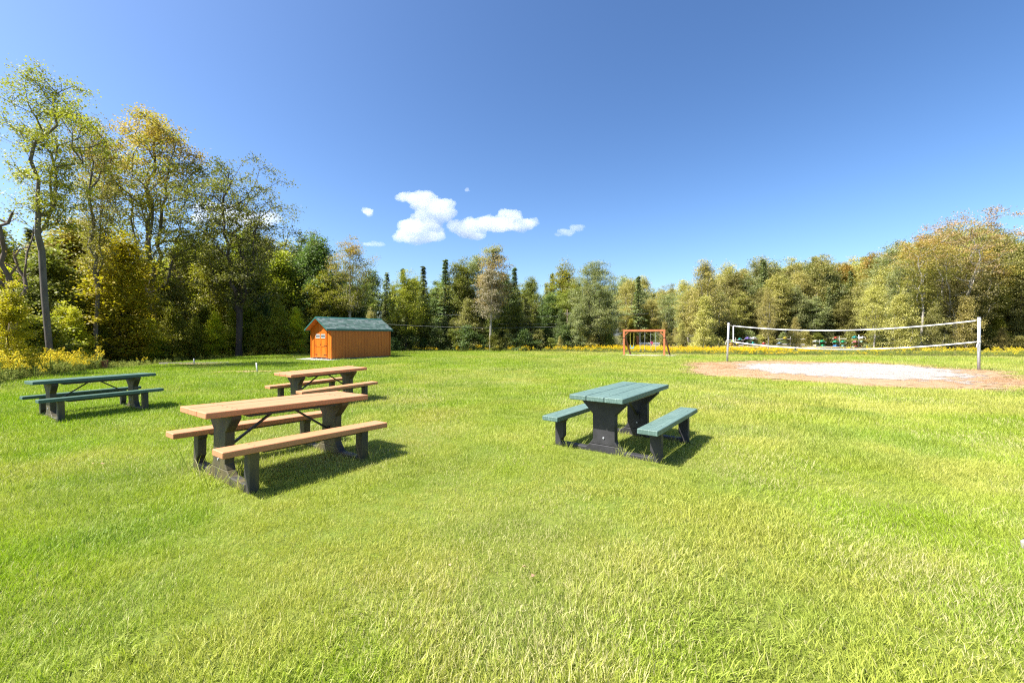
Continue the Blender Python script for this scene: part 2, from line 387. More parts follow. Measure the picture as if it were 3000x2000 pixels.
sheet('bare_soil_patch', np.array([(-20.6, 23.4), (-17.0, 23.9), (-16.2, 24.5), (-20.6, 24.5)], float), .018, .12, .3, 65, M['deadgrass'])
sheet('bare_soil_patch', np.array([(-13.3, 18.6), (-11.0, 18.7), (-10.9, 19.3), (-13.3, 19.3)], float), .018, .12, .3, 67, M['deadgrass'])

# ------------------------------------------------------------------ picnic tables
def picnic_table(label, x, y, z, a, slope, roll, L, top_mat, leg_mat):
    t = thing('picnic_table', label, 'picnic table', (x, y, z), (roll, -slope, a), group='picnic tables on the lawn')
    HT, HB, TH, PW = .763, .44, .062, .238
    for k, v0 in enumerate((-.368, -.368 + .2465, -.368 + .493)):
        MB().box(-L / 2 + .003 * k, L / 2 - .002 * k, v0, v0 + PW, HT - TH, HT - .0015 * (k == 1), .006).build('tabletop_plank', top_mat, t)
        for e_ in (-1, 1):
            for dv in (.06, .178): MB().tube([(e_ * (L / 2 - .30), v0 + dv, HT - .004), (e_ * (L / 2 - .30), v0 + dv, HT + .0015)], .008, 6).build('screw', M['steel_black'], t)
    for s in (-1, 1):
        v0, v1 = sorted((s * .539, s * .781))
        for e_ in (-1, 1):
            for dv in (.06, .182): MB().tube([(e_ * (L / 2 - .30), v0 + dv, HB - .004), (e_ * (L / 2 - .30), v0 + dv, HB + .0015)], .008, 6).build('screw', M['steel_black'], t)
        MB().box(-L / 2, L / 2, v0, v1, HB - TH, HB, .006).build('bench_plank', top_mat, t)
        # bench rail of black steel under each seat
        MB().prism([(-L / 2 + .34, HB - TH - .001), (-L / 2 + .40, HB - TH - .034), (L / 2 - .40, HB - TH - .034), (L / 2 - .34, HB - TH - .001)], s * .66 - .03, s * .66 + .03, 'y').build('bench_rail', M['steel_black'], t)
    for s in (-1, 1):
        MB().prism([(-L / 2 + .34, HT - TH - .001), (-L / 2 + .42, HT - TH - .04), (L / 2 - .42, HT - TH - .04), (L / 2 - .34, HT - TH - .001)], s * .28 - .02, s * .28 + .02, 'y').build('top_rail', M['steel_black'], t)
    for s in (-1, 1):
        c = s * (L / 2 - .30); a0, a1 = c - .048, c + .048
        g = -.06
        ped = [(-.19, .12), (-.155, .165), (-.155, .50), (-.31, .655), (-.31, HT - TH - .001), (.31, HT - TH - .001), (.31, .655), (.155, .50), (.155, .165), (.19, .12)]
        ped = [(-.20, .105)] + ped[1:-1] + [(.20, .105)]
        o = MB().prism(ped, a0, a1).build('pedestal', leg_mat, t)
        mod = o.modifiers.new('edge', 'BEVEL'); mod.width = .009; mod.segments = 2; mod.limit_method = 'ANGLE'
        for sx in (-1, 1):
            MB().tube([(c + sx * .045, .0, .2), (c + sx * .058, .0, .2)], .013, 8).build('bolt', M['galv'], o)
        o = MB().prism([(-.64, g), (-.64, .052), (-.26, .052), (-.202, .1045), (.202, .1045), (.26, .052), (.64, .052), (.64, g)], a0, a1).build('foot_rail', leg_mat, t)
        mod = o.modifiers.new('edge', 'BEVEL'); mod.width = .009; mod.segments = 2; mod.limit_method = 'ANGLE'
        for sv in (-1, 1):
            pts = [(.735, g), (.735, HB - TH - .001), (.575, HB - TH - .001), (.575, .35), (.602, .32), (.602, .13), (.6405, .088), (.6405, g)]
            if sv < 0: pts = [(-v, zz) for v, zz in pts][::-1]
            o = MB().prism(pts, a0 + .003, a1 - .003).build('bench_post', leg_mat, t)
            mod = o.modifiers.new('edge', 'BEVEL'); mod.width = .008; mod.segments = 2; mod.limit_method = 'ANGLE'
        MB().bar((s * .06, 0, HT - TH - .02), (c - s * .05, 0, .32), .035, .022).build('brace', M['steel_black'], t)
        MB().box(c - s * .05 - .006 if s > 0 else c + .046, c - s * .05 + .006 if s > 0 else c + .058, -.04, .04, .26, .36).build('brace_plate', M['steel_black'], t)
    MB().box(-.1, .1, -.25, .25, HT - TH - .012, HT - TH - .002).build('brace_plate', M['steel_black'], t)
    return t
picnic_table('long tan picnic table with three plank top, nearest the camera', -2.788, 5.106, .100, .954, -.018, -.003, 1.869, M['tan'], M['oliveblack'])
picnic_table('tan picnic table standing farther back, between the near tan one and the orange shed', -4.43, 9.863, .079, .969, .021, .016, 1.886, M['tan'], M['oliveblack'])
picnic_table('dark green picnic table beside the goldenrod at the wood edge', -8.801, 8.867, .014, 1.009, .014, -.03, 1.858, M['teal2'], M['oliveblack'])
picnic_table('blue green picnic table standing alone in open lawn, with black legs', 1.567, 5.928, .131, .917, .009, -.001, 1.759, M['teal'], M['black'])

# ------------------------------------------------------------------ shed
def shed():
    a = math.atan2(.811, .585)
    t = thing('garden_shed', 'orange stained wooden shed with green shingled gable roof and double door', 'shed', (-12.2, 28.37, 0), (0, 0, a))
    # local x = length (away), local y = across (gable), origin = near corner
    L, W, HW, HR = 4.84, 2.6, 2.10, 2.86; z0 = .10; O = M['orange']
    RT = .10
    def gz(v): return HW + (HR - HW) * (1 - abs(v - W / 2) / (W / 2))
    # side wall (facing the lawn): boards
    wall = MB().box(.03, L - .03, .03, .05, z0, HW - .01).build('side_wall', O, t)
    n = 19; bw = (L - .12) / n
    for k in range(n):
        x = .06 + k * bw
        MB().box(x + .006, x + bw - .006, .002, .029, z0 - .02, HW - .012 - .02, .004).build('board', O, wall)
    wall = MB().box(.03, L - .03, W - .05, W - .03, z0, HW - .01).build('side_wall', O, t)
    for k in range(n):
        x = .06 + k * bw
        MB().box(x + .006, x + bw - .006, W - .029, W - .002, z0 - .02, HW - .03, .004).build('board', O, wall)
    for xx, nm in ((0, 'front_wall'), (L, 'back_wall')):
        s = 1 if xx == 0 else -1
        wall = MB().prism([(.03, z0), (W - .03, z0), (W - .03, gz(.03) - .03), (W / 2, HR - .04), (.03, gz(.03) - .03)], *sorted((xx + s * .03, xx + s * .05))).build(nm, O, t)
        nb = 13; b2 = (W - .12) / nb
        for k in range(nb):
            v0 = .06 + k * b2; v1 = v0 + b2 - .010; v0 += .010
            lo = z0 - .02
            if xx == 0 and v1 > .62 and v0 < 2.0: lo = 1.88
            pts = [(v0, lo), (v1, lo), (v1, gz(v1) - .05)]
            if v0 < W / 2 < v1: pts.append((W / 2, gz(W / 2) - .05))
            pts.append((v0, gz(v0) - .05))
            MB().prism(pts, *sorted((xx + s * .002, xx + s * .0295))).build('board', O, wall)
    # corner trim
    for (x0, x1, y0, y1) in ((-.022, .058, -.022, 0.0), (-.022, 0, 0.0015, .058), (-.022, .058, W, W + .022), (-.022, 0, W - .058, W - .0015), (L - .058, L + .022, -.022, 0), (L, L + .022, .0015, .058)):
        MB().box(x0, x1, y0, y1, z0 - .04, HW - .02).build('corner_board', O, t)
    # doors
    for k, (v0, v1) in enumerate(((.64, 1.305), (1.313, 1.98))):
        d = MB().box(-.018, .03, v0, v1, .14, 1.80).build('door', O, t)
        fr = .075
        for (p0, p1, q0, q1) in ((v0, v0 + fr, .142, 1.798), (v1 - fr, v1, .142, 1.798), (v0 + fr, v1 - fr, .142, .142 + fr), (v0 + fr, v1 - fr, 1.798 - fr, 1.798), (v0 + fr, v1 - fr, 1.40, 1.46), (v0 + fr, v1 - fr, .86, .94)):
            MB().box(-.036, -.0185, p0, p1, q0, q1).build('door_trim', O, d)
        MB().box(-.030, -.0188, v0 + fr + .02, v1 - fr - .02, 1.485, 1.70).build('window', M['dark_glass'], d)
        wv0, wv1 = v0 + fr + .002, v1 - fr - .002
        for (p0, p1, q0, q1) in [(wv0, wv1, 1.463, 1.493), (wv0, wv1, 1.69, 1.72)] + [(wv0 + (wv1 - wv0 - .018) * j / 4, wv0 + (wv1 - wv0 - .018) * j / 4 + .018, 1.494, 1.689) for j in range(5)]:
            MB().box(-.044, -.0305, p0, p1, q0, q1).build('window_bar', M['white_paint'], d)
        hs = v0 if k == 0 else v1; sg = 1 if k == 0 else -1
        for zz in (.30, .92, 1.6):
            if zz > 1.5: continue
            MB().box(-.043, -.0365, *sorted((hs - sg * .07, hs + sg * .24)), zz, zz + .035).build('hinge', M['steel_black'], d)
    MB().box(-.060, -.0365, 1.25, 1.28, .95, 1.06).build('door_handle', M['steel_black'], t)
    for (p0, p1, q0, q1) in ((.56, .632, .10, 1.88), (1.988, 2.06, .10, 1.88), (.634, 1.986, 1.81, 1.88)):
        MB().box(-.024, .0, p0, p1, q0, q1).build('door_casing', O, t)
    # skids
    for v in (.12, .7, 1.3, 1.9, 2.48):
        MB().box(.02, L - .02, v - .05, v + .05, -.08, .078).build('skid', M['grey_wood'], t)
    MB().box(.03, L - .03, .05, W - .05, .079, .098).build('floor', M['grey_wood'], t)
    # roof: two decks with stepped shingle courses
    oh, ov = .40, .12; sl_ = (HR - HW) / (W / 2); rng = random.Random(4)
    for side in (0, 1):
        def P(v, lift):                       # v measured from ridge down towards the eave
            y = W / 2 - v if side == 0 else W / 2 + v
            return (y, HR + .045 - v * sl_ + lift)
        vmax = W / 2 + ov
        poly = [P(0, 0), P(vmax, 0), P(vmax, -.055), P(0, -.055)]
        rf = MB().prism(poly, -oh, L + .15).build('roof', O, t)
        V = []; Fc = []; att = []; nrow = 9; dv = vmax / nrow
        for r_ in range(nrow):
            x = -oh - .02 - rng.random() * .2
            while x < L + .17:
                wd = rng.uniform(.13, .30); x1 = min(x + wd, L + .17); x0 = max(x, -oh - .02); x += wd
                if x1 - x0 < .02: continue
                lf = .010 + rng.random() * .008; b = len(V); drop = rng.random() * .012
                yA, zA = P(r_ * dv - .02, .003); yB, zB = P((r_ + 1) * dv + drop, .004 + lf); yC, zC = P((r_ + 1) * dv + drop, .002)
                V += [(x0, yA, zA + .002), (x1, yA, zA + .002), (x1, yB, zB), (x0, yB, zB), (x1, yC, zC - .004), (x0, yC, zC - .004)]
                Fc += [(b, b + 1, b + 2, b + 3), (b + 3, b + 2, b + 4, b + 5)]; vv = rng.random(); att += [vv] * 6
        sh = link('shingles', mesh_np('shingles', V, np.array(Fc), {'v': ('POINT', 'FLOAT', att)}), M['shingle'], rf); sh['kind'] = 'stuff'
        # rake boards and eave fascia
        for xx in (-oh - .024, L + .15):
            MB().prism([P(-.0, .003), P(vmax + .02, .003), P(vmax + .02, -.10), P(0, -.10)], xx, xx + .022).build('rake_board', M['green_trim'], t)
        MB().prism([P(vmax + .001, .0), P(vmax + .021, -.0), P(vmax + .021, -.105), P(vmax + .001, -.105)], -oh, L + .149).build('fascia', M['green_trim'], t)
    MB().prism([(W / 2 - .09, HR + .045 - .09 * sl_ + .022), (W / 2, HR + .075), (W / 2 + .09, HR + .045 - .09 * sl_ + .022), (W / 2 + .09, HR + .045 - .09 * sl_ + .012), (W / 2, HR + .062), (W / 2 - .09, HR + .045 - .09 * sl_ + .012)], -oh - .026, L + .176).build('ridge_cap', M['green_trim'], t)
    return t
shed()

# ------------------------------------------------------------------ volleyball net
def vnet():
    A = Vector((13.32, 26.0, 0)); B = Vector((21.9, 19.7, 0)); d = (B - A).normalized()
    for P, lean, hh, lab in ((A, .10, 2.42, 'thinner looking net post at the far end of the volleyball net'), (B, .02, 2.48, 'galvanised net post at the near end of the volleyball net, nearest the camera')):
        t = thing('net_post', lab.replace('thinner looking', 'galvanised'), 'post', P, group='posts of the volleyball net')
        MB().tube([(0, 0, -.2), (lean * .5, 0, 1.2), (lean, 0, hh)], .058, 14).build('pole', M['galv'], t, True)
        MB().tube([(lean, 0, hh), (lean, 0, hh + .02)], .064, 12).build('cap', M['galv'], t)
        for zz in (1.32, hh - .12):
            k = MB()
            for j in range(4): k.tube([(lean * zz / hh + .066 * math.cos(q_), .066 * math.sin(q_), zz + .018 * j + .006 * math.sin(q_)) for q_ in np.linspace(0, 2 * math.pi, 13)], .009, 5)
            k.build('rope_wrap', M['rope'], t)
        MB().tube([(lean * .5 - .05, -.05, 1.34), (lean * .5 - .16, -.05, 1.22), (lean * .5 - .19, -.06, 1.08)], .012, 5).build('rope_end', M['rope'], t)
    n = thing('volleyball_net', 'sagging volleyball net of white tapes strung between two steel posts above the sand', 'net', (0, 0, 0))
    def curve(za, zm, zb, tm=.5, s0=0.0, s1=1.0, k=40):
        a = np.polyfit([0, tm, 1], [za, zm, zb], 2); out = []
        for s in np.linspace(s0, s1, k):
            P = A.lerp(B, s); out.append(Vector((P.x + .1 * (1 - s), P.y, np.polyval(a, s))))
        return out
    def ribbon(pts, h, name, th=.008):
        m_ = MB(); nrm = Vector((-d.y, d.x, 0)) * th / 2; V = []; Fc = []
        for p_ in pts:
            for s, zz in ((-1, -h / 2), (1, -h / 2), (1, h / 2), (-1, h / 2)): V.append(p_ + nrm * s + Vector((0, 0, zz)))
        for k in range(len(pts) - 1):
            for j in range(4): Fc.append((k * 4 + j, k * 4 + (j + 1) % 4, k * 4 + 4 + (j + 1) % 4, k * 4 + 4 + j))
        return m_.add(V, Fc).build(name, M['tape'], n)
    top = curve(2.27, 1.92, 2.36, .475, .024, .99); bot = curve(1.28, .90, 1.36, .475, .024, .99)
    ribbon(top, .048, 'top_tape'); ribbon(bot, .048, 'bottom_tape')
    MB().tube(curve(2.27, 1.92, 2.36, .475, .004, .024, 4), .008, 5).build('cord', M['rope'], n)
    MB().tube(curve(1.28, .90, 1.36, .475, .004, .024, 4), .008, 5).build('cord', M['rope'], n)
    MB().tube(curve(2.27, 1.92, 2.36, .475, .99, .998, 4), .008, 5).build('cord', M['rope'], n)
    MB().tube(curve(1.28, .90, 1.36, .475, .99, .998, 4), .008, 5).build('cord', M['rope'], n)
    p0, p1 = top[0], bot[0]
    MB().bar((p0.x, p0.y, p0.z - .03), (p1.x, p1.y, p1.z + .03), .07, .008).build('side_tape', M['tape'], n)
vnet()

# ------------------------------------------------------------------ swing set
def swing_set():
    A = Vector((9.33, 34.97, 0)); B = Vector((12.26, 33.81, 0)); L = (B - A).length; a = math.atan2(B.y - A.y, B.x - A.x)
    t = thing('swing_set', 'red brown timber swing frame at the far edge of the lawn', 'swing set', A, (0, 0, a))
    H = 2.12; Cd = M['cedar']
    for x in (0, L):
        MB().box(x - .075, x + .075, -.075, .075, -.1, H - .17, .006).build('post', Cd, t)
        MB().box(x - .09, x + .09, -.085, .085, 1.42, 1.46).build('post_band', M['steel_black'], t)
        MB().bar((x, .09, H - .35), (x + .42, 1.25, -.05), .09, .12).build('back_leg', M['cedar_dark'], t)
    MB().box(-.09, L + .09, -.07, .07, H - .169, H, .006).build('beam', Cd, t)
    MB().box(-.09, -.075, -.09, .09, H - .17, H + .08).build('post_cap', Cd, t)
    for x, s in ((.076, 1), (L - .076, -1)):
        MB().bar((x, 0, H - .45), (x + s * .28, 0, H - .172), .08, .07).build('corner_brace', Cd, t)
    # swings hang from the beam
    def swing(x0, x1, zs, mat_c, mat_s, lab, kind):
        s = thing('swing', lab, 'swing', tuple(A + Vector((math.cos(a) * (x0 + x1) / 2, math.sin(a) * (x0 + x1) / 2, 0))), (0, 0, a), group='swings hanging from the timber frame')
        h = (x1 - x0) / 2
        for sx in (-1, 1): MB().tube([(sx * h, 0, H - .17), (sx * h, 0, 1.3), (sx * h * (.75 if kind == 'bucket' else .9), 0, zs + .06)], .011, 5).build('chain', mat_c, s)
        if kind == 'bucket':
            MB().prism([(-.15, zs + .22), (-.13, zs), (-.08, zs - .05), (.08, zs - .05), (.13, zs), (.15, zs + .22), (.12, zs + .22), (.09, zs + .02), (-.09, zs + .02), (-.12, zs + .22)], -.14, .14, 'y').build('seat', mat_s, s)
        else:
            k = MB(); n = 10
            pts = [(x, zs + .16 * (x / h) ** 2 * 1.0) for x in np.linspace(-h, h, n)]
            k.prism([(x, z) for x, z in pts] + [(x, z - .02) for x, z in pts[::-1]], -.07, .07, 'y').build('seat', mat_s, s)
    swing(.50, .80, .62, M['yellow_coat'], M['blue_plastic'], 'bucket swing with yellow chains and pale blue seat', 'bucket')
    swing(1.28, 1.66, .30, M['galv'], M['rubber'], 'strap swing in the middle of the frame with dark sagging seat', 'belt')
    swing(2.12, 2.50, .32, M['galv'], M['rubber'], 'strap swing on the plain steel chains nearest the net side', 'belt')
swing_set()
# ------------------------------------------------------------------ small things on the lawn
def stake(px, py, hgt, lean, lab):
    d = CH * F / (py - HZ); x = (px - 1500) * d / F
    t = tag(MB().tube([(0, 0, -.05), (lean, 0, hgt)], .028, 8).build('stake', M['pvc'], None, True, loc=(x, d, hz(x, d))), lab, 'stake', 'horseshoe stakes in the lawn')
stake(569, 1069, .36, -.02, 'short white stake at the bare soil strip by the wood')
stake(754, 1091, .42, -.045, 'short leaning white stake beside the small brown patch behind the picnic tables')
lb = MB().box(-1.9, 1.9, -.06, .06, -.02, .07).build('landscape_timber', M['grey_wood'], None, loc=(-18.6, 24.6, hz(-18.6, 24.6)), rot=(0, 0, .1)); tag(lb, 'grey timber lying along the back of the bare soil strip', 'timber')
def stump():
    x, y = -20.6, 21.2; b = MB(); rg = random.Random(2); n = 12; V = []
    for zz, rr in ((-.15, .2), (.05, .165), (.2, .15), (.3, .155)):
        for k in range(n):
            q_ = 2 * math.pi * k / n; r_ = rr * rg.uniform(.9, 1.1); V.append((r_ * math.cos(q_), r_ * math.sin(q_), zz + (rg.uniform(-.02, .02) if zz > .2 else 0)))
    Fc = [(i * n + k, i * n + (k + 1) % n, (i + 1) * n + (k + 1) % n, (i + 1) * n + k) for i in range(3) for k in range(n)] + [tuple(3 * n + k for k in range(n))]
    o = b.add(V, Fc).build('tree_stump', simple('red_stump_wood', (.30, .10, .06), .8, .4, scale=10), None, loc=(x, y, hz(x, y) + .15)); tag(o, 'reddish brown stump where the goldenrod meets the lawn', 'stump')
stump()
def flat_stone():
    rg = random.Random(9); n = 14; V = []
    for zz, s in ((-.05, 1), (.02, 1), (.035, .8)):
        for k in range(n):
            q_ = 2 * math.pi * k / n; r_ = s * .07 * (1 + .2 * math.sin(3 * q_ + 1) + .1 * math.cos(5 * q_)); V.append((r_ * 1.3 * math.cos(q_), r_ * .8 * math.sin(q_), zz))
    Fc = [(i * n + k, i * n + (k + 1) % n, (i + 1) * n + (k + 1) % n, (i + 1) * n + k) for i in range(2) for k in range(n)] + [tuple(2 * n + k for k in range(n))]
    o = MB().add(V, Fc).build('stone', simple('pale_stone', (.30, .28, .25), .85, .3, scale=20), None, loc=(3.74, 2.98, hz(3.74, 2.98) + .02)); tag(o, 'pale flat stone set in the grass', 'stone')
flat_stone()

# ------------------------------------------------------------------ canoe racks beyond the gravel road
PAL = {'lime': (.35, .6, .05), 'yellow': (.7, .45, .04), 'orange': (.6, .22, .05), 'lilac': (.45, .42, .6), 'teal': (.04, .3, .27), 'purple': (.16, .12, .42), 'white': (.7, .7, .68), 'palegreen': (.3, .5, .35), 'red': (.5, .07, .05), 'slate': (.2, .27, .33), 'grey': (.35, .37, .33), 'beige': (.45, .38, .26), 'green': (.03, .30, .14), 'blue': (.05, .2, .5), 'tealgrey': (.14, .28, .28), 'pinkred': (.5, .16, .16), 'sagegreen': (.25, .36, .27), 'rustred': (.42, .11, .08), 'brown': (.3, .13, .09)}
cm = {k: simple('hull_' + k, v, .35, .15, scale=3, bmp=.03) for k, v in PAL.items()}
def hull_mesh(wd, hg, ln):
    V = []; Fc = []; n = 9; st = 11
    for i in range(st):
        s = -1 + 2 * i / (st - 1); w_ = wd / 2 * max(1 - abs(s) ** 2.2, .03); h_ = hg * (1 - .25 * (1 - abs(s) ** 3)) if False else hg * (.86 + .14 * s * s)
        for k in range(n):
            q_ = math.pi * k / (n - 1); V.append((-w_ * math.cos(q_), s * ln / 2, h_ * math.sin(q_) ** .6))
    for i in range(st - 1):
        for k in range(n - 1): Fc.append((i * n + k, (i + 1) * n + k, (i + 1) * n + k + 1, i * n + k + 1))
        Fc.append((i * n, i * n + n - 1, (i + 1) * n + n - 1, (i + 1) * n))
    Fc += [tuple(range(n)), tuple((st - 1) * n + k for k in range(n))[::-1]]
    return MB().add(V, Fc)
CD = 66.0
hm = {'canoe': hull_mesh(.86, .34, 4.4), 'kayak': hull_mesh(.62, .28, 3.2)}
boats = {
 0: [('kayak', 2148, 996, 'lime'), ('kayak', 2168, 990, 'teal'), ('kayak', 2159, 1004, 'yellow'), ('kayak', 2142, 1005, 'orange'), ('kayak', 2161, 1013, 'lilac')],
 1: [('canoe', 2191, 988, 'purple'), ('canoe', 2208, 988, 'white'), ('kayak', 2190, 1002, 'palegreen'), ('canoe', 2206, 1002, 'teal'), ('kayak', 2190, 1012, 'white'), ('canoe', 2209, 1012, 'tealgrey')],
 2: [('kayak', 2238, 1003, 'red'), ('kayak', 2235, 1012, 'white')],
 3: [('kayak', 2300, 987, 'yellow'), ('kayak', 2284, 1002, 'slate'), ('kayak', 2288, 1013, 'blue'), ('kayak', 2338, 1003, 'yellow'), ('kayak', 2347, 1012, 'white')],
 4: [('canoe', 2390, 997, 'grey'), ('canoe', 2409, 997, 'green'), ('canoe', 2390, 1009, 'beige'), ('canoe', 2411, 1009, 'green')],
 5: [('kayak', 2449, 986, 'red'), ('canoe', 2448, 998, 'green'), ('canoe', 2470, 998, 'green'), ('canoe', 2449, 1010, 'blue'), ('canoe', 2470, 1010, 'tealgrey')],
 6: [('canoe', 2505, 985, 'teal'), ('canoe', 2527, 986, 'white'), ('canoe', 2507, 998, 'pinkred'), ('canoe', 2525, 998, 'sagegreen'), ('kayak', 2509, 1010, 'rustred'), ('kayak', 2525, 1010, 'brown')]}
SPOT = {0: 'first rack past the net post', 1: 'rack with the purple canoe', 2: 'rack half hidden by the bushes', 3: 'rack behind the bushes', 4: 'rack of grey and green canoes', 5: 'rack with the bright red kayak', 6: 'last rack before the pale trees'}
def at(px, py, d): return ((px - 1500) * d / F, d, CH - (py - HZ) * d / F)
hullcache = {}
for g, L_ in boats.items():
    pxs = [b_[1] for b_ in L_]; x0 = (min(pxs) - 10 - 1500) * CD / F; x1 = (max(pxs) + 10 - 1500) * CD / F; zt = max(at(b_[1], b_[2] + 5, CD)[2] for b_ in L_)
    gz_ = hz((x0 + x1) / 2, CD)
    rk = thing('boat_rack', 'grey timber boat rack, the ' + SPOT[g], 'rack', ((x0 + x1) / 2, CD, gz_), (0, 0, -math.atan2((x0 + x1) / 2, CD)), group='boat racks beyond the gravel road')
    hw = (x1 - x0) / 2 * math.cos(math.atan2((x0 + x1) / 2, CD))
    for yy in (-1, 1):
        MB().box(-.05, .05, yy - .05, yy + .05, -.1, zt - gz_ + .35 if g != 6 else zt - gz_ + .5).build('rack_post', M['grey_wood'] if g != 6 else M['white_paint'], rk)
        for lv in sorted({round(at(0, b_[2] + 5, CD)[2], 2) for b_ in L_}):
            MB().box(-hw, hw, yy + .051, yy + .11, lv - gz_ - .07, lv - gz_ - .005).build('rack_arm', M['grey_wood'] if g < 5 else M['rope'], rk)
    for (k, px, py, c) in L_:
        x_, y_, z_ = at(px, py + 5, CD); yaw = -math.atan2(px - 1500, F)
        if k not in hullcache:
            o = hm[k].build(k, cm[c], None, True); hullcache[k] = o.data
        else: o = link(k, hullcache[k], cm[c])
        o.location = (x_, y_, z_); o.rotation_euler = (0, 0, yaw)
        row = 'top' if py < 992 else ('middle' if py < 1007 else 'bottom')
        nm = {'palegreen': 'pale green', 'tealgrey': 'teal grey', 'pinkred': 'pinkish red', 'sagegreen': 'sage green', 'rustred': 'rust red'}.get(c, c)
        extra = ' beside the post' if (g, c, px) in ((5, 'green', 2448),) else ''
        tag(o, f'{nm} {k} upside down, {row} level, {SPOT[g]}{extra}', k, 'canoes and kayaks on the racks')

# white board fence with a tall post, behind the swings
def board_fence():
    d = 58; x0 = (1873 - 1500) * d / F; x1 = (1931 - 1500) * d / F; t = thing('board_fence', 'low white board fence behind the swings', 'fence', (x0, d, 0))
    for x in np.linspace(0, x1 - x0, 4): MB().box(x - .06, x + .06, -.06, .06, -.1, .68).build('fence_post', M['grey_wood'], t)
    for zz in (.12, .34, .56): MB().box(-.06, x1 - x0 + .06, -.085, -.0605, zz, zz + .10).build('rail', M['white_paint'], t)
    o = MB().box(-.12, .12, -.1, .1, -.2, 1.55).build('timber_post', M['cedar'], None, loc=(x0 - .25, d, 0)); tag(o, 'red brown timber post at the end of the white board fence', 'post')
    px_ = (1909 - 1500) * (d - 1) / F
    b = MB(); n = 16; b.tube([(0, -.05, .62), (0, .05, .62)], .2, 16); b.box(-.025, .025, -.02, .02, -.1, .42)
    o = b.build('round_marker', M['pink'], None, loc=(px_, d - 1, 0)); tag(o, 'small round pink marker on a short post before the white fence', 'marker')
board_fence()

# parked white car, half hidden at the edge of the goldenrod
def car():
    d = 60; x = (3012 - 1500) * d / F; z = hz(x, d); t = thing('parked_car', 'white car parked beyond the goldenrod, only its front showing', 'car', (x, d, z), (0, 0, .15))
    W2 = .88; pr = [(-2.2, .30), (-2.22, .62), (-2.0, .80), (-1.05, .92), (-.35, 1.36), (.95, 1.40), (1.75, 1.02), (2.15, .95), (2.2, .35)]
    b = MB().prism(pr, -W2, W2, 'y').build('body', simple('white_car_paint', (.72, .73, .75), .25, .05, bmp=0), t)
    mod = b.modifiers.new('edge', 'BEVEL'); mod.width = .07; mod.segments = 3
    for s in (-1, 1):
        MB().prism([(-.92, .93), (-.32, 1.28), (.9, 1.32), (1.45, 1.02)], *sorted((s * (W2 + .004), s * (W2 - .05))), 'y').build('side_window', M['dark_glass'], t)
        MB().box(-2.24, -2.1, *sorted((s * .5, s * .84)), .60, .74).build('headlight', M['galv'], t)
        for xx in (-1.35, 1.35):
            wv = MB().tube([(xx, s * (W2 - .18), .32), (xx, s * (W2 + .02), .32)], .32, 18).build('wheel', M['rubber'], t)
            MB().tube([(xx, s * (W2 + .021), .32), (xx, s * (W2 + .03), .32)], .19, 14).build('rim', M['galv'], wv)
    MB().add([(-1.04, -.72, .945), (-1.04, .72, .945), (-.38, .66, 1.375), (-.38, -.66, 1.375)], [(0, 3, 2, 1)]).build('windscreen', M['dark_glass'], t)
    MB().box(-2.235, -2.15, -.46, .46, .36, .56).build('grille', M['rubber'], t)
car()

# ------------------------------------------------------------------ utility pole and wires
def pole():
    x, y = (1662 - 1500) * 48 / F, 48
    t = thing('utility_pole', 'thin grey utility pole standing in the gap of the wood', 'pole', (x, y, 0))
    MB().tube([(0, 0, -.2), (0, 0, 4.6)], [.08, .06], 8).build('pole', bark['brown'], t, True)
    MB().box(-.5, .5, -.05, .05, 4.1, 4.2).build('crossarm', M['grey_wood'], t)
    def wire(a, b, sag, lab, r=.014):
        A = Vector(a); B = Vector(b); pts = [A.lerp(B, s) - Vector((0, 0, 4 * sag * s * (1 - s))) for s in np.linspace(0, 1, 24)]
        tag(MB().tube(pts, r, 4, False).build('utility_wire', M['wire'], None, True), lab, 'wire', 'overhead wires before the wood')
    wire(at(1050, 944, 40), at(1700, 953, 48), .38, 'lower overhead wire running from behind the shed across the dark wood', .012)
    wire(at(1040, 942, 43), at(1690, 948, 49), .12, 'middle overhead wire just above the lowest one', .01)
    wire(at(1060, 908, 43), at(1900, 918, 50), .5, 'thin upper overhead wire before the wood', .009)
    wire(at(1643, 947, 47), at(1745, 930, 50), .05, 'short bright wire rising past the utility pole, the upper one', .022)
    wire(at(1655, 974, 47), at(1745, 960, 50), .05, 'short bright wire near the foot of the utility pole', .022)
pole()

# ------------------------------------------------------------------ trees
class Tree: pass
def leaf_quads(rng, centres, per, spread, flat, size, aspect, up=.6, zmin=None, ztop=1, zbase=0, dirs=None):
    n = len(centres); cnt = rng.poisson(per, n); idx = np.repeat(np.arange(n), cnt); m = len(idx)
    P = centres[idx] + rng.normal(0, 1, (m, 3)) * (spread[idx][:, None] if hasattr(spread, '__len__') else spread) * np.array([1, 1, flat])
    nr = rng.normal(0, 1, (m, 3)); nr /= np.linalg.norm(nr, axis=1)[:, None]; nr[:, 2] = np.abs(nr[:, 2]) + up; nr /= np.linalg.norm(nr, axis=1)[:, None]
    t = rng.normal(0, 1, (m, 3)); a = np.cross(nr, t); a /= np.linalg.norm(a, axis=1)[:, None] + 1e-9; b = np.cross(nr, a)
    s = size * rng.uniform(.65, 1.35, m)[:, None]
    V = np.stack([P - a * s / 2, P + b * s * aspect / 2, P + a * s / 2, P - b * s * aspect / 2], 1)
    cl = rng.random(n)[idx]; v = rng.random(m); h = np.clip((P[:, 2] - zbase) / (ztop - zbase), 0, 1)
    q = np.arange(m * 4).reshape(-1, 4)
    return V.reshape(-1, 3), q, np.repeat(v, 4), np.repeat(cl, 4), np.repeat(h, 4)

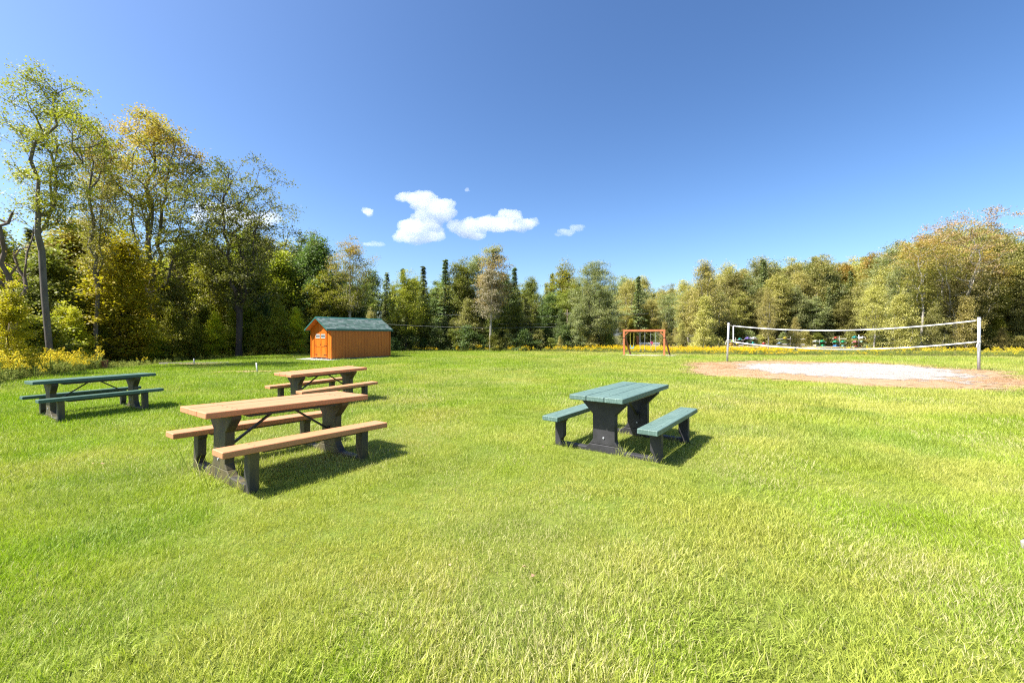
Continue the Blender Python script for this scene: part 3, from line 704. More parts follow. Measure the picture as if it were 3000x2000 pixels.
def tube_segments(A, B, ra, rb, k=5):
    A = np.asarray(A); B = np.asarray(B); d = B - A; L = np.linalg.norm(d, axis=1)[:, None] + 1e-9; d = d / L
    ref = np.where(np.abs(d[:, 2:3]) < .9, np.array([[0, 0, 1.]]), np.array([[1., 0, 0]])); u = np.cross(d, ref); u /= np.linalg.norm(u, axis=1)[:, None]; v = np.cross(d, u)
    V = []; ang = 2 * np.pi * np.arange(k) / k
    ring = u[:, None, :] * np.cos(ang)[None, :, None] + v[:, None, :] * np.sin(ang)[None, :, None]
    V = np.concatenate([A[:, None] + ring * ra[:, None, None], B[:, None] + ring * rb[:, None, None]], 1)
    n = len(A); base = (np.arange(n) * 2 * k)[:, None]
    j = np.arange(k)[None]
    q = np.stack([base + j, base + (j + 1) % k, base + k + (j + 1) % k, base + k + j], -1).reshape(-1, 4)
    return V.reshape(-1, 3), q

def broadleaf(name, seed, H=12, cb=.3, Rc=3.2, prof='round', ncl=220, per=55, cl=.42, leaf=.16, tr=.17, forks=1, lean=0, lobes=.3, bare=0, sweep=0, zspread=1.0, wig=.12, top=.93):
    rng = np.random.default_rng(seed); pos = []; par = []
    def addpath(pts, parent):
        for p in pts: pos.append(np.array(p, float)); par.append(parent); parent = len(pos) - 1
        return parent
    zf = H * (cb * .85 if forks > 1 else top)
    n = max(int(zf / .8), 4); x = y = 0; dx, dy = rng.normal(0, wig * .3, 2); pts = []
    for k in range(n + 1):
        z = zf * k / n; pts.append((x, y, z)); dx += rng.normal(0, wig * .25); dy += rng.normal(0, wig * .25); dx *= .85; dy *= .85; x += dx * .8 + lean * .8; y += dy * .8
    last = addpath(pts, -1); trunk_n = len(pos); leaders = [last]
    if forks > 1:
        a0 = rng.random() * 6.28
        for f in range(forks):
            an = a0 + 6.28 * f / forks + rng.normal(0, .3); hh = H * top * rng.uniform(.82, 1) - zf; p = np.array(pts[-1]); m = int(hh / .8); sp = rng.uniform(.25, .5) * Rc / hh * (1.2 if prof == 'vase' else .9); pp = []
            for k in range(1, m + 1):
                t = k / m; pp.append(p + np.array([math.cos(an), math.sin(an), 0]) * sp * hh * (t ** .8) + np.array([*rng.normal(0, .12, 2), hh * t]))
            addpath(pp, leaders[0])
    profs = {'round': lambda t: np.sin(np.pi * np.clip(t * .9 + .08, 0, 1)) ** .6, 'vase': lambda t: np.clip(.35 + .9 * t, 0, 1) * np.clip((1.06 - t) * 4, 0, 1) ** .5,
             'narrow': lambda t: (1 - t) ** .5 * np.clip(t * 5 + .3, 0, 1), 'column': lambda t: np.clip((1.02 - t) * 3, 0, 1) ** .6 * np.clip(t * 4 + .5, 0, 1), 'bushy': lambda t: np.clip(1.02 - t, 0, 1) ** .5 * (.8 + .2 * np.cos(11 * t))}[prof]
    z0 = H * cb; lob_a = rng.uniform(0, 6.28, 5); lob_t = rng.uniform(0, 1, 5)
    C = []
    while len(C) < ncl:
        t = rng.random() ** .85; an = rng.random() * 6.28; r = rng.random() ** .55
        mod = 1 + lobes * (math.sin(2 * an + lob_a[0] + 4 * t) * .5 + math.sin(3 * an + lob_a[1] - 7 * t) * .5 + math.sin(5 * t * 3 + lob_a[2] + an) * .4)
        rr = Rc * profs(t) * mod * r; tz = t * (1 + lobes * (.2 * math.sin(2 * an + lob_a[3]) + .14 * math.sin(5 * an + lob_a[4])))
        C.append((math.cos(an) * rr + lean * z0 + sweep * t, math.sin(an) * rr, z0 + (H - z0) * tz * zspread))
    C = np.array(C); order = np.argsort(np.hypot(C[:, 0], C[:, 1]) + .15 * (C[:, 2] - z0)); C = C[order]
    tips = []
    for c in C:
        P = np.array(pos); d = np.linalg.norm(P - c, axis=1); hd = np.hypot(P[:, 0] - c[0], P[:, 1] - c[1])
        cost = d + 1.3 * np.maximum(0, P[:, 2] - c[2] + .4 * hd) + (P[:, 2] < z0 * .75) * 4
        j = int(np.argmin(cost)); a = P[j]; L = d[j]; m = max(int(L / .55), 1)
        mid = (a + c) / 2 + np.array([0, 0, -.08 * L]) + rng.normal(0, .08 * L, 3)
        pp = [(1 - s) ** 2 * a + 2 * s * (1 - s) * mid + s * s * c for s in (np.arange(1, m + 1) / m)]
        tips.append(addpath(pp, j))
    pos = np.array(pos); par = np.array(par); w_ = np.zeros(len(pos)); w_[tips] = 1
    for k in range(len(pos) - 1, 0, -1):
        if par[k] >= 0: w_[par[k]] += w_[k]
    w_ = np.maximum(w_, .5); r = .011 * w_ ** .5; r = r * tr / r[0]; r = np.maximum(r, .009)
    fl = pos[:, 2] < .5; r = np.where(fl & (np.arange(len(pos)) < trunk_n), r * 1.25, r)
    e = np.where(par >= 0)[0]; A = pos[par[e]]; B = pos[e]; rb = r[e]; ra = np.minimum(r[par[e]], rb * 1.5)
    istr = e < trunk_n; ra[istr] = r[par[e]][istr]
    big = rb > .04; V1, q1 = tube_segments(A[big], B[big] + (B[big] - A[big]) * .03, ra[big], rb[big], 7); V2, q2 = tube_segments(A[~big], B[~big], ra[~big], rb[~big], 3)
    T = Tree(); T.H = H
    T.wood = mesh_np(name + '_trunk', np.concatenate([V1, V2]), np.concatenate([q1, q2 + len(V1)]), smooth=True)
    cen = C if bare == 0 else C[rng.random(len(C)) > bare]
    V, q, v, c_, h = leaf_quads(rng, cen, per, cl * rng.uniform(.7, 1.3, len(cen)), .55, leaf, .62, ztop=H, zbase=z0)
    T.leaf = mesh_np(name + '_crown', V, q, {'v': ('POINT', 'FLOAT', v), 'c': ('POINT', 'FLOAT', c_), 'h': ('POINT', 'FLOAT', h)})
    T.H = float(np.percentile(V[:, 2], 99.6)); T.name = name; return T

def conifer(name, seed, H=13, Rc=2.4, cb=.08, tr=.15, dens=1.1, leaf=.34, ragged=.35, topshape=1.0):
    rng = np.random.default_rng(seed); A = []; B = []; ra = []; rb = []; C = []; D = []
    n = 12; zs = np.linspace(0, H * .99, n + 1)
    for k in range(n): A.append((0, 0, zs[k])); B.append((0, 0, zs[k + 1])); ra.append(tr * (1 - k / n) + .012); rb.append(tr * (1 - (k + 1) / n) + .012)
    z = H * cb
    while z < H * .985:
        t = (z - H * cb) / (H * (1 - cb)); nb = rng.integers(4, 7); a0 = rng.random() * 6.28
        for j in range(nb):
            an = a0 + 6.28 * j / nb + rng.normal(0, .2); L = Rc * ((1 - t) ** topshape * .93 + .05) * (1 - ragged * rng.random()) * (1 if t > .12 else .75)
            d = np.array([math.cos(an), math.sin(an), .12 - .32 * (1 - t) + rng.normal(0, .06)]); p0 = np.array([0, 0, z + rng.normal(0, .05)]); p1 = p0 + d * L
            A.append(p0); B.append(p1); ra.append(.012 + .012 * L); rb.append(.006)
            m = max(int(L * 5.5 * dens), 2)
            for s in np.linspace(.12, 1, m):
                C.append(p0 + d * L * s + np.array([0, 0, -.05 * L * s * s])); D.append((an, (1.08 - s) * L * .45 + .16))
        z += rng.uniform(.16, .28) * (H / 13) ** .3 * (1.0 + .2 * (1 - t))
    C = np.array(C); D = np.array(D); k = 5; C2 = np.repeat(C, k, 0); an = np.repeat(D[:, 0], k); w = np.repeat(D[:, 1], k); m = len(C2)
    side = rng.choice([-1, 1], m); off = rng.random(m) * w * side; fwd = np.abs(off) * .5
    P = C2 + np.stack([np.cos(an) * fwd - np.sin(an) * off, np.sin(an) * fwd + np.cos(an) * off, -np.abs(off) * .28 + rng.normal(0, .05, m)], 1)
    ta = an + side * .9 + rng.normal(0, .3, m); a = np.stack([np.cos(ta), np.sin(ta), rng.normal(-.25, .2, m)], 1); a /= np.linalg.norm(a, axis=1)[:, None]
    nr = rng.normal(0, .35, (m, 3)) + np.array([0, 0, 1]); b = np.cross(nr, a); b /= np.linalg.norm(b, axis=1)[:, None]; s = leaf * rng.uniform(.7, 1.4, m)[:, None]
    V = np.stack([P - a * s * .4, P + b * s * .22, P + a * s * .6, P - b * s * .22], 1).reshape(-1, 3)
    T = Tree(); T.H = H; Vw, qw = tube_segments(np.array(A), np.array(B), np.array(ra), np.array(rb), 5)
    T.wood = mesh_np(name + '_trunk', Vw, qw, smooth=True)
    T.leaf = mesh_np(name + '_crown', V, np.arange(m * 4).reshape(-1, 4), {'v': ('POINT', 'FLOAT', np.repeat(rng.random(m), 4)), 'c': ('POINT', 'FLOAT', np.repeat(rng.random(len(C)), 4 * k)), 'h': ('POINT', 'FLOAT', np.repeat(P[:, 2] / H, 4))})
    T.name = name; return T

PR = {}
PR['round'] = [broadleaf('broadleaf_tree', 100 + k, 12, .22, 3.3, 'round', 290, 80, .36, .175, lobes=.5) for k in range(3)]
PR['tall'] = [broadleaf('broadleaf_tree', 120 + k, 13, .30, 2.5, 'column', 270, 80, .36, .17, lobes=.5, forks=1 + k % 2) for k in range(3)]
PR['airy'] = [broadleaf('poplar_tree', 140 + k, 12, .22, 2.5, 'round', 270, 72, .36, .15, forks=3, tr=.14, lobes=.4) for k in range(3)]
PR['bush'] = [broadleaf('bushy_tree', 160 + k, 6, .03, 2.3, 'bushy', 230, 80, .27, .13, lobes=.6, forks=3, tr=.08, zspread=1) for k in range(3)]
PR['young'] = [broadleaf('young_tree', 180 + k, 8, .06, 2.2, 'narrow', 250, 80, .30, .145, lobes=.45, tr=.08, top=.9) for k in range(3)]
PR['conifer'] = [conifer('conifer_tree', 200 + k, 13, 2.5, ragged=.35 + .1 * k) for k in range(3)]
PR['spire'] = [conifer('spruce_tree', 220 + k, 13, 2.3, ragged=.5, topshape=1.5, dens=.85) for k in range(2)]
PR['pine'] = [broadleaf('pine_tree', 240, 13, .42, 2.0, 'column', 200, 80, .34, .155, tr=.15, wig=.03, bare=.1, top=.97)]
PR['shrub'] = [broadleaf('shrub', 260 + k, 2.2, .0, 1.3, 'bushy', 110, 70, .18, .10, lobes=.6, forks=3, tr=.03) for k in range(2)]
rngp = random.Random(5)
def tree(kind, px, topy, d, leaf, bk, label, group=None, wide=1.0, rot=None, var=None, T=None, sink=0, cat='tree'):
    T = T or PR[kind][rngp.randrange(len(PR[kind])) if var is None else var]
    x = (px - 1500) * d / F; z = hz(x, d) - sink; Ht = (HZ - topy) * d / F + CH - z; s = Ht / T.H / 1.0
    rot = rngp.random() * 6.28 if rot is None else rot
    t = thing(T.name, label, cat, (x, d, z), (0, 0, rot), group); t.scale = (s * wide, s * wide, s)
    for nm, me, mt in (('trunk', T.wood, bark[bk]), ('crown', T.leaf, LM[leaf])):
        if me is None: continue
        if not me.materials: me.materials.append(mt)
        o = bpy.data.objects.new(nm, me); COL.objects.link(o); o.parent = t
        if me.materials[0] != mt: o.material_slots[0].link = 'OBJECT'; o.material_slots[0].material = mt
    return t

# --- the singled-out trees
t1 = broadleaf('tall_tree', 301, 16, .50, 2.7, 'vase', 210, 95, .27, .115, tr=.155, forks=2, lobes=.55, wig=.08)
tree('', 150, 205, 20.5, 'airy_yellow', 'grey', 'tallest tree, slender grey trunk with airy yellow green crown at the wood edge', T=t1, rot=5.6, wide=.95)
t2 = broadleaf('forked_tree', 302, 15, .40, 2.0, 'vase', 220, 70, .28, .12, tr=.14, forks=2, lobes=.55)
tree('', 285, 352, 27, 'gold_top', 'grey', 'slim forked grey tree with thin orange tinted top beside the tallest tree', T=t2, rot=.2, wide=.8)
t3 = broadleaf('spreading_tree', 303, 16, .34, 4.3, 'round', 480, 85, .32, .135, tr=.24, forks=4, lobes=.25)
tree('', 455, 343, 35, 'gold_top', 'grey', 'broad domed maple turning gold on top, behind the dark green picnic table', T=t3, rot=1.3, wide=1.05)
t4 = broadleaf('dark_trunked_tree', 304, 14, .28, 4.4, 'vase', 400, 62, .32, .135, tr=.22, forks=3, lobes=.5)
tree('', 700, 468, 34, 'mid_olive', 'dark', 'big tree with near black forked trunk standing on the lawn edge before the shed', T=t4, rot=2.2, wide=1.0)
t5 = broadleaf('snag_tree', 305, 11, .45, 1.7, 'vase', 60, 8, .3, .12, tr=.22, forks=2, bare=.5, wig=.3)
tree('', 14, 600, 19, 'rust', 'brown', 'half dead twisted tree with broken top and few reddish leaves', T=t5, rot=.5)
t6 = broadleaf('bare_limbed_tree', 306, 12, .38, 2.6, 'round', 240, 70, .33, .125, tr=.14, forks=1, lobes=.35)
tree('', 1030, 698, 42, 'gold_top', 'pale', 'grey trunked tree with pale bare limbs rising behind the shed roof', T=t6, wide=1.0)
tree('pine', 1447, 722, 47, 'rust', 'pale', 'tall tree with rust orange top above the grey brown pine', wide=1.1, var=0)
tree('pine', 1436, 790, 44.5, 'brownish', 'pale', 'grey brown pine with long straight pale bare trunk', wide=1.15, var=0, rot=1)
t7 = broadleaf('large_willow', 307, 13, .20, 4.2, 'round', 500, 105, .36, .14, tr=.2, forks=4, lobes=.3)
tree('', 1742, 768, 47, 'sage', 'dark', 'large round sage green tree with dark trunk, left of the swing set'.replace(', left of the swing set', ' between the utility pole and the swing set'), T=t7, wide=.95)
tree('tall', 1652, 770, 56, 'yellowgreen', 'grey', 'bright yellow green rounded tree rising behind the utility pole', wide=1.1, var=0)
tree('spire', 1240, 775, 50, 'conifer', 'brown', 'pointed pale spruce, second spire from the shed', var=0, wide=1.3)
tree('spire', 1180, 785, 54, 'conifer', 'brown', 'dark pointed spruce, first spire from the shed', var=1, wide=1.3)
tree('spire', 1305, 755, 49, 'conifer', 'brown', 'tallest pointed spruce between the shed and the rust topped tree', var=0, rot=2, wide=1.3)
tree('spire', 1507, 783, 56, 'conifer', 'brown', 'thin spruce spire just past the rust topped tree', var=1, wide=1.3)
tree('spire', 1618, 797, 60, 'conifer', 'brown', 'dark spruce tip behind the bright yellow green tree', var=0, wide=1.3)
tree('spire', 1870, 808, 62, 'conifer_olive', 'brown', 'small dark spruce tip above the wood behind the swing set', var=1, wide=1.3)
tree('spire', 2236, 755, 84, 'conifer', 'brown', 'dark spruce tip above the wood behind the canoe racks', var=0, wide=1.3)
tree('round', 1190, 795, 44, 'yellowgreen', 'brown', 'round yellow green tree just past the shed', wide=1.0, var=1)
tree('tall', 1350, 760, 50, 'mid', 'brown', 'airy mid green tree beside the tallest spruce', var=1)
tree('tall', 1390, 752, 52, 'sage', 'grey', 'pale green open crowned tree beside the rust topped tree', var=2)
tree('airy', 2065, 765, 50, 'straw', 'pale', 'tall straw green tree past the swing set with narrow feathery top', var=0, wide=1.05)
tree('bush', 2065, 870, 45, 'straw', 'pale', 'bushy straw green tree in the goldenrod past the swing set', var=0, wide=.9)
tree('airy', 2250, 850, 49, 'straw', 'pale', 'bushy olive tree before the boat racks', var=1, wide=.75)
tree('bush', 2330, 930, 50, 'straw', 'pale', 'low bush hiding the middle boat rack', var=2, wide=.8)
t8 = broadleaf('orange_topped_tree', 308, 15, .22, 5.0, 'vase', 440, 66, .34, .14, tr=.2, forks=5, lobes=.3)
tree('', 2800, 635, 50, 'orange_top', 'pale', 'big orange topped tree with pale fan of bare limbs behind the net', T=t8, rot=.4, wide=1.1)
t9 = broadleaf('leaning_tree', 309, 14, .38, 3.0, 'vase', 240, 70, .36, .14, tr=.13, forks=2, lobes=.4, lean=.10)
tree('', 2700, 700, 48, 'gold_top', 'pale', 'leaning pale trunked tree crossing in front of the orange topped tree', T=t9, rot=0, wide=1)
tree('airy', 2560, 835, 51, 'straw', 'pale', 'pale bare limbed small tree at the end of the boat racks', var=2, wide=1.0)
for bx, by, bl, bt in ((2640, 850, 'straw', 'first tall straw bush before the orange topped tree'), (2740, 890, 'olive', 'olive bush at the foot of the leaning pale tree'), (2830, 870, 'straw', 'straw green bush directly behind the near net post'), (2930, 860, 'mid', 'mid green bush past the near net post'), (2985, 880, 'olive', 'olive bush above the parked car')):
    tree('bush', bx, by, 46.5 if bx < 2900 else 62, bl, 'pale', bt, wide=.85)
tree('young', 350, 690, 29, 'yellow', 'dark', 'bright yellow tree glowing beside the broad domed maple', wide=1.2, var=0)
tree('young', 215, 650, 34, 'gold_top', 'dark', 'orange and yellow tree between the tallest tree and the forked tree', wide=1.5, var=1)
tree('young', 30, 830, 17, 'yellow', 'dark', 'small bright yellow tree at the edge of the frame by the half dead tree', wide=1.0, var=2)
tree('bush', 1085, 905, 34.5, 'straw', 'grey', 'pale yellow bush showing above the shed roof', var=1, wide=.7)
tree('bush', 1640, 985, 45, 'straw', 'pale', 'small pale sapling at the foot of the utility pole', var=2, wide=.8)
tree('young', 1690, 890, 46, 'sage', 'pale', 'small pale green tree under the overhead wires', var=1, wide=.8)
tree('bush', 1850, 935, 60, 'yellowgreen', 'grey', 'yellow tipped bush behind the swing beam', var=0, wide=.9)

# --- the wood: rows of trees by stretch of the wood
OUT = np.array([(-500, 520), (-100, 620), (0, 660), (150, 655), (250, 650), (330, 660), (450, 700), (600, 680), (700, 650), (800, 650), (900, 655), (960, 720), (1000, 770), (1100, 790), (1200, 805), (1300, 795), (1400, 785), (1480, 800), (1600, 812), (1700, 800), (1800, 805), (1900, 800), (2000, 815), (2100, 800), (2150, 750), (2250, 745), (2400, 735), (2550, 728), (2650, 700), (2720, 665), (2800, 650), (2900, 650), (3000, 690), (3400, 680)], float)
outl = lambda px: float(np.interp(px, OUT[:, 0], OUT[:, 1]))
ED = np.array([(-500, 12), (0, 20), (120, 22.5), (300, 30), (600, 36), (860, 38), (1000, 42), (1150, 44.5), (1700, 47), (1795, 48), (1820, 62), (1965, 63), (2000, 54), (2060, 60), (2110, 75), (2540, 75), (2600, 52), (3000, 50), (3400, 50)], float)
edge = lambda px: float(np.interp(px, ED[:, 0], ED[:, 1]))
REG = [(-500, 330, 'the wood around the tallest tree', [('conifer', 'conifer_olive', 2), ('young', 'yellowgreen', 5), ('young', 'yellow', 4), ('tall', 'yellowgreen', 2), ('young', 'gold_top', 2), ('young', 'mid', 2)]),
       (330, 860, 'the wood between the domed maple and the shed', [('conifer', 'conifer_olive', 3), ('conifer', 'brownish', 1), ('young', 'yellowgreen', 6), ('young', 'mid', 3), ('young', 'yellow', 1), ('tall', 'olive', 2)]),
       (860, 1260, 'the wood just past the shed', [('conifer', 'conifer_olive', 3), ('round', 'yellowgreen', 2), ('round', 'mid', 3), ('conifer', 'conifer', 2), ('young', 'dark', 2)]),
       (1260, 1700, 'the wood behind the middle of the lawn', [('conifer', 'conifer_olive', 4), ('pine', 'brownish', 1), ('round', 'mid', 3), ('tall', 'mid', 2), ('tall', 'olive', 2), ('young', 'dark', 2), ('conifer', 'conifer', 1)]),
       (1700, 2080, 'the wood behind the swing set', [('airy', 'sage', 3), ('tall', 'olive', 3), ('airy', 'straw', 4), ('round', 'olive', 2), ('round', 'sage', 2)]),
       (2080, 2580, 'the wood behind the boat racks', [('airy', 'straw', 4), ('round', 'olive', 4), ('round', 'mid', 1), ('tall', 'straw', 2), ('conifer', 'conifer_olive', 1), ('tall', 'sage', 2), ('tall', 'gold_top', 1), ('round', 'sage', 2)]),
       (2580, 3500, 'the wood behind the near net post', [('airy', 'straw', 3), ('round', 'olive', 4), ('tall', 'mid', 1), ('tall', 'gold_top', 2), ('airy', 'sage', 2)])]
CW = {'yellowgreen': 'yellow green', 'yellow': 'yellow', 'mid': 'mid green', 'olive': 'olive green', 'dark': 'dark green', 'sage': 'sage green', 'straw': 'straw green', 'gold_top': 'gold tinted', 'conifer': 'blue green', 'conifer_olive': 'olive', 'brownish': 'grey brown'}
KW = {'conifer': 'conifer', 'young': 'young leafy tree', 'tall': 'tall leafy tree', 'round': 'round crowned tree', 'pine': 'thin crowned pine', 'airy': 'open crowned tree', 'bush': 'bushy tree'}
LMK = [(-500, 0, 'outside the tallest tree'), (0, 110, 'by the half dead tree'), (110, 230, 'behind the tallest tree'), (230, 330, 'behind the slim forked tree'), (330, 480, 'behind the broad domed maple'), (480, 620, 'behind the soil strip stake'),
 (620, 780, 'behind the dark trunked tree'), (780, 900, 'just before the shed gable'), (900, 1060, 'directly behind the shed'), (1060, 1150, 'at the far shed corner'), (1150, 1240, 'just past the shed'), (1240, 1340, 'around the tallest spruce'), (1340, 1420, 'before the rust topped tree'), (1420, 1500, 'around the rust topped tree'),
 (1500, 1580, 'past the rust topped tree'), (1580, 1680, 'around the utility pole'), (1680, 1800, 'around the large sage green tree'), (1800, 1880, 'behind the bucket swing'), (1880, 1960, 'behind the strap swings'), (1960, 2080, 'behind the feathery topped tree'), (2080, 2180, 'behind the far net post'), (2180, 2290, 'behind the purple canoe'), (2290, 2390, 'behind the bushes hiding a rack'), (2390, 2490, 'behind the green canoes'), (2490, 2600, 'behind the last boat rack'), (2600, 2720, 'before the leaning pale tree'), (2720, 2860, 'around the orange topped tree'), (2860, 2960, 'behind the near net post'), (2960, 3600, 'above the parked car')]
lmk = lambda px: next(q_[2] for q_ in LMK if q_[0] <= px < q_[1])
ROWW = ['in the front row', 'in the second row', 'in the third row', 'in the fourth row', 'in the rearmost row']
SEEN = {}
def uniq(lab):
    k = SEEN.get(lab, 0); SEEN[lab] = k + 1
    return lab if k == 0 else [None, 'another ', 'one more ', 'yet another ', 'a further '][min(k, 4)] + lab
rg = random.Random(12)
def fill(lo, hi, row, dd, stepm, toplo, tophi):
    px = lo
    while px < hi:
        d = edge(px) + dd + rg.uniform(-1, 1.2); reg = next(r for r in REG if r[0] <= px < r[1])
        kinds = reg[3]; k = rg.choices(kinds, [q_[2] for q_ in kinds])[0]
        ty = outl(px) + rg.uniform(toplo, tophi) * (1.0 if px > 900 else 1.6)
        bk = {'airy': 'pale', 'pine': 'pale'}.get(k[0], rg.choice(['brown', 'grey', 'dark']))
        Ht = (HZ - ty) * d / F + CH
        wide = rg.uniform(.85, 1.15) * (1 if Ht > 9 else 1.25)
        tree(k[0], px, ty, d, k[1], bk, uniq(f'{CW[k[1]]} {KW[k[0]]} {lmk(px)}, {ROWW[row]}'), f'{CW[k[1]]} {KW[k[0]]}s in {reg[2]}', wide)
        px += stepm * F / d * rg.uniform(.8, 1.2)
fill(-420, 3250, 0, 1.0, 3.3, 60, 170)
fill(-400, 3250, 1, 4.5, 3.2, 10, 80)
fill(-380, 3250, 2, 9.0, 3.3, -2, 45)
fill(-300, 3250, 3, 15.0, 3.6, 5, 50)
fill(-300, 3250, 4, 24.0, 3.6, 12, 60)
# leafy undergrowth at the foot of the wood
px = -350
while px < 3200:
    reg = next(r for r in REG if r[0] <= px < r[1])
    if True:
        d = edge(px) - rg.uniform(.4, 2.0) + (3.5 if 640 < px < 770 else 0); h_ = rg.uniform(1.3, 3.0)
        k = rg.choice(['shrub', 'shrub', 'bush']) ; T = rg.choice(PR[k]); x = (px - 1500) * d / F
        ty = HZ - (h_ + hz(x, d) - CH) * F / d
        lf = rg.choice(['mid', 'yellowgreen', 'yellowgreen', 'mid', 'yellow'] if px < 900 else ['mid', 'dark', 'dark', 'olive'] if px < 1700 else ['straw', 'olive', 'mid', 'sage'])
        tree(k, px, ty, d, lf, 'grey', uniq(f'{CW[lf]} shrub at the foot of the wood {lmk(px)}'), f'{CW[lf]} shrubs at the foot of {reg[2]}', rg.uniform(.9, 1.4), cat='shrub', T=T)
    px += (1.5 if px < 1700 else 2.0) * F / d
# second layer of mid-height saplings to close the wood's edge
px = -350
while px < 3200:
    d = edge(px) + rg.uniform(-.2, 2.5)
    if True:
        reg = next(r for r in REG if r[0] <= px < r[1]); h_ = rg.uniform(3, 5.5); x = (px - 1500) * d / F
        lf = rg.choice(['yellowgreen', 'yellow', 'mid', 'yellowgreen'] if px < 700 else (['mid', 'dark', 'dark', 'olive'] if px < 1700 else ['straw', 'olive', 'yellowgreen']))
        tree('bush', px, HZ - (h_ + hz(x, d) - CH) * F / d, d, lf, 'dark', uniq(f'{CW[lf]} sapling low in the wood {lmk(px)}'), f'{CW[lf]} saplings low in {reg[2]}', rg.uniform(.75, 1.1), cat='sapling')
    px += 2.6 * F / d
for px, h_, lf in ((215, 3.6, 'yellow'), (300, 3.0, 'yellowgreen'), (375, 4.2, 'yellowgreen'), (440, 3.2, 'yellow'), (505, 4.4, 'yellowgreen'), (570, 3.4, 'yellowgreen'), (630, 3.8, 'yellow'), (760, 3.6, 'yellowgreen'), (815, 4.6, 'yellowgreen'), (868, 4.0, 'yellow')):
    d = edge(px) - 1.6; x = (px - 1500) * d / F     # sunlit young growth at the edge of the wood
    tree('bush', px, HZ - (h_ + hz(x, d) - CH) * F / d, d, lf, 'dark', uniq(f'sunlit {CW[lf]} bush at the lawn edge {lmk(px)}'), 'sunlit bushes at the edge of the wood', .95, cat='bush')
px = -300
while px < 3200:       # low leafy layer deep in the wood
    d = edge(px) + rg.uniform(10, 20); reg = next(r for r in REG if r[0] <= px < r[1]); h_ = rg.uniform(4, 6.5); x = (px - 1500) * d / F; lf = rg.choice(['mid', 'dark', 'olive'])
    tree('bush', px, HZ - (h_ + hz(x, d) - CH) * F / d, d, lf, 'dark', uniq(f'{CW[lf]} sapling deep in the wood {lmk(px)}'), f'{CW[lf]} saplings deep in {reg[2]}', rg.uniform(.9, 1.2), cat='sapling')
    px += 2.6 * F / d

# ------------------------------------------------------------------ scattered stuff: grass, goldenrod
def scatter(name, P, attrs, protos, label=None):
    """one object: instances of the prototypes on the given points"""
    A = {'scl': ('POINT', 'FLOAT', attrs['scl']), 'rz': ('POINT', 'FLOAT', attrs['rz']), 'pi': ('POINT', 'INT', attrs['pi'])}
    for k in ('ga', 'gb', 'gc'):
        if k in attrs: A[k] = ('POINT', 'FLOAT', attrs[k])
    me = bpy.data.meshes.new(name); me.vertices.add(len(P)); me.vertices.foreach_set('co', np.asarray(P, np.float32).ravel())
    for k, (dom, typ, arr) in A.items():
        a = me.attributes.new(k, typ, dom); a.data.foreach_set('value', np.asarray(arr, np.float32 if typ == 'FLOAT' else np.int32))
    o = bpy.data.objects.new(name, me); COL.objects.link(o)
    col = bpy.data.collections.new(name + '_pieces')
    for k, pm in enumerate(protos): col.objects.link(bpy.data.objects.new(f'{name}_piece_{k:02d}', pm))
    ng = bpy.data.node_groups.new(name, 'GeometryNodeTree')
    ng.interface.new_socket('Geometry', in_out='INPUT', socket_type='NodeSocketGeometry'); ng.interface.new_socket('Geometry', in_out='OUTPUT', socket_type='NodeSocketGeometry')
    gi = ng.nodes.new('NodeGroupInput'); go = ng.nodes.new('NodeGroupOutput'); ip = ng.nodes.new('GeometryNodeInstanceOnPoints'); ci = ng.nodes.new('GeometryNodeCollectionInfo')
    ci.inputs['Collection'].default_value = col; ci.inputs['Separate Children'].default_value = True; ci.inputs['Reset Children'].default_value = True
    def na(nm, typ):
        n = ng.nodes.new('GeometryNodeInputNamedAttribute'); n.data_type = typ; n.inputs['Name'].default_value = nm; return n.outputs[0]
    cx = ng.nodes.new('ShaderNodeCombineXYZ'); L = ng.links
    L.new(na('rz', 'FLOAT'), cx.inputs[2]); L.new(gi.outputs[0], ip.inputs['Points']); L.new(ci.outputs[0], ip.inputs['Instance'])
    ip.inputs['Pick Instance'].default_value = True; L.new(na('pi', 'INT'), ip.inputs['Instance Index']); L.new(cx.outputs[0], ip.inputs['Rotation']); L.new(na('scl', 'FLOAT'), ip.inputs['Scale'])
    L.new(ip.outputs[0], go.inputs[0])
    md = o.modifiers.new('scatter', 'NODES'); md.node_group = ng
    o['kind'] = 'stuff'
    if label: o['label'] = label
    return o

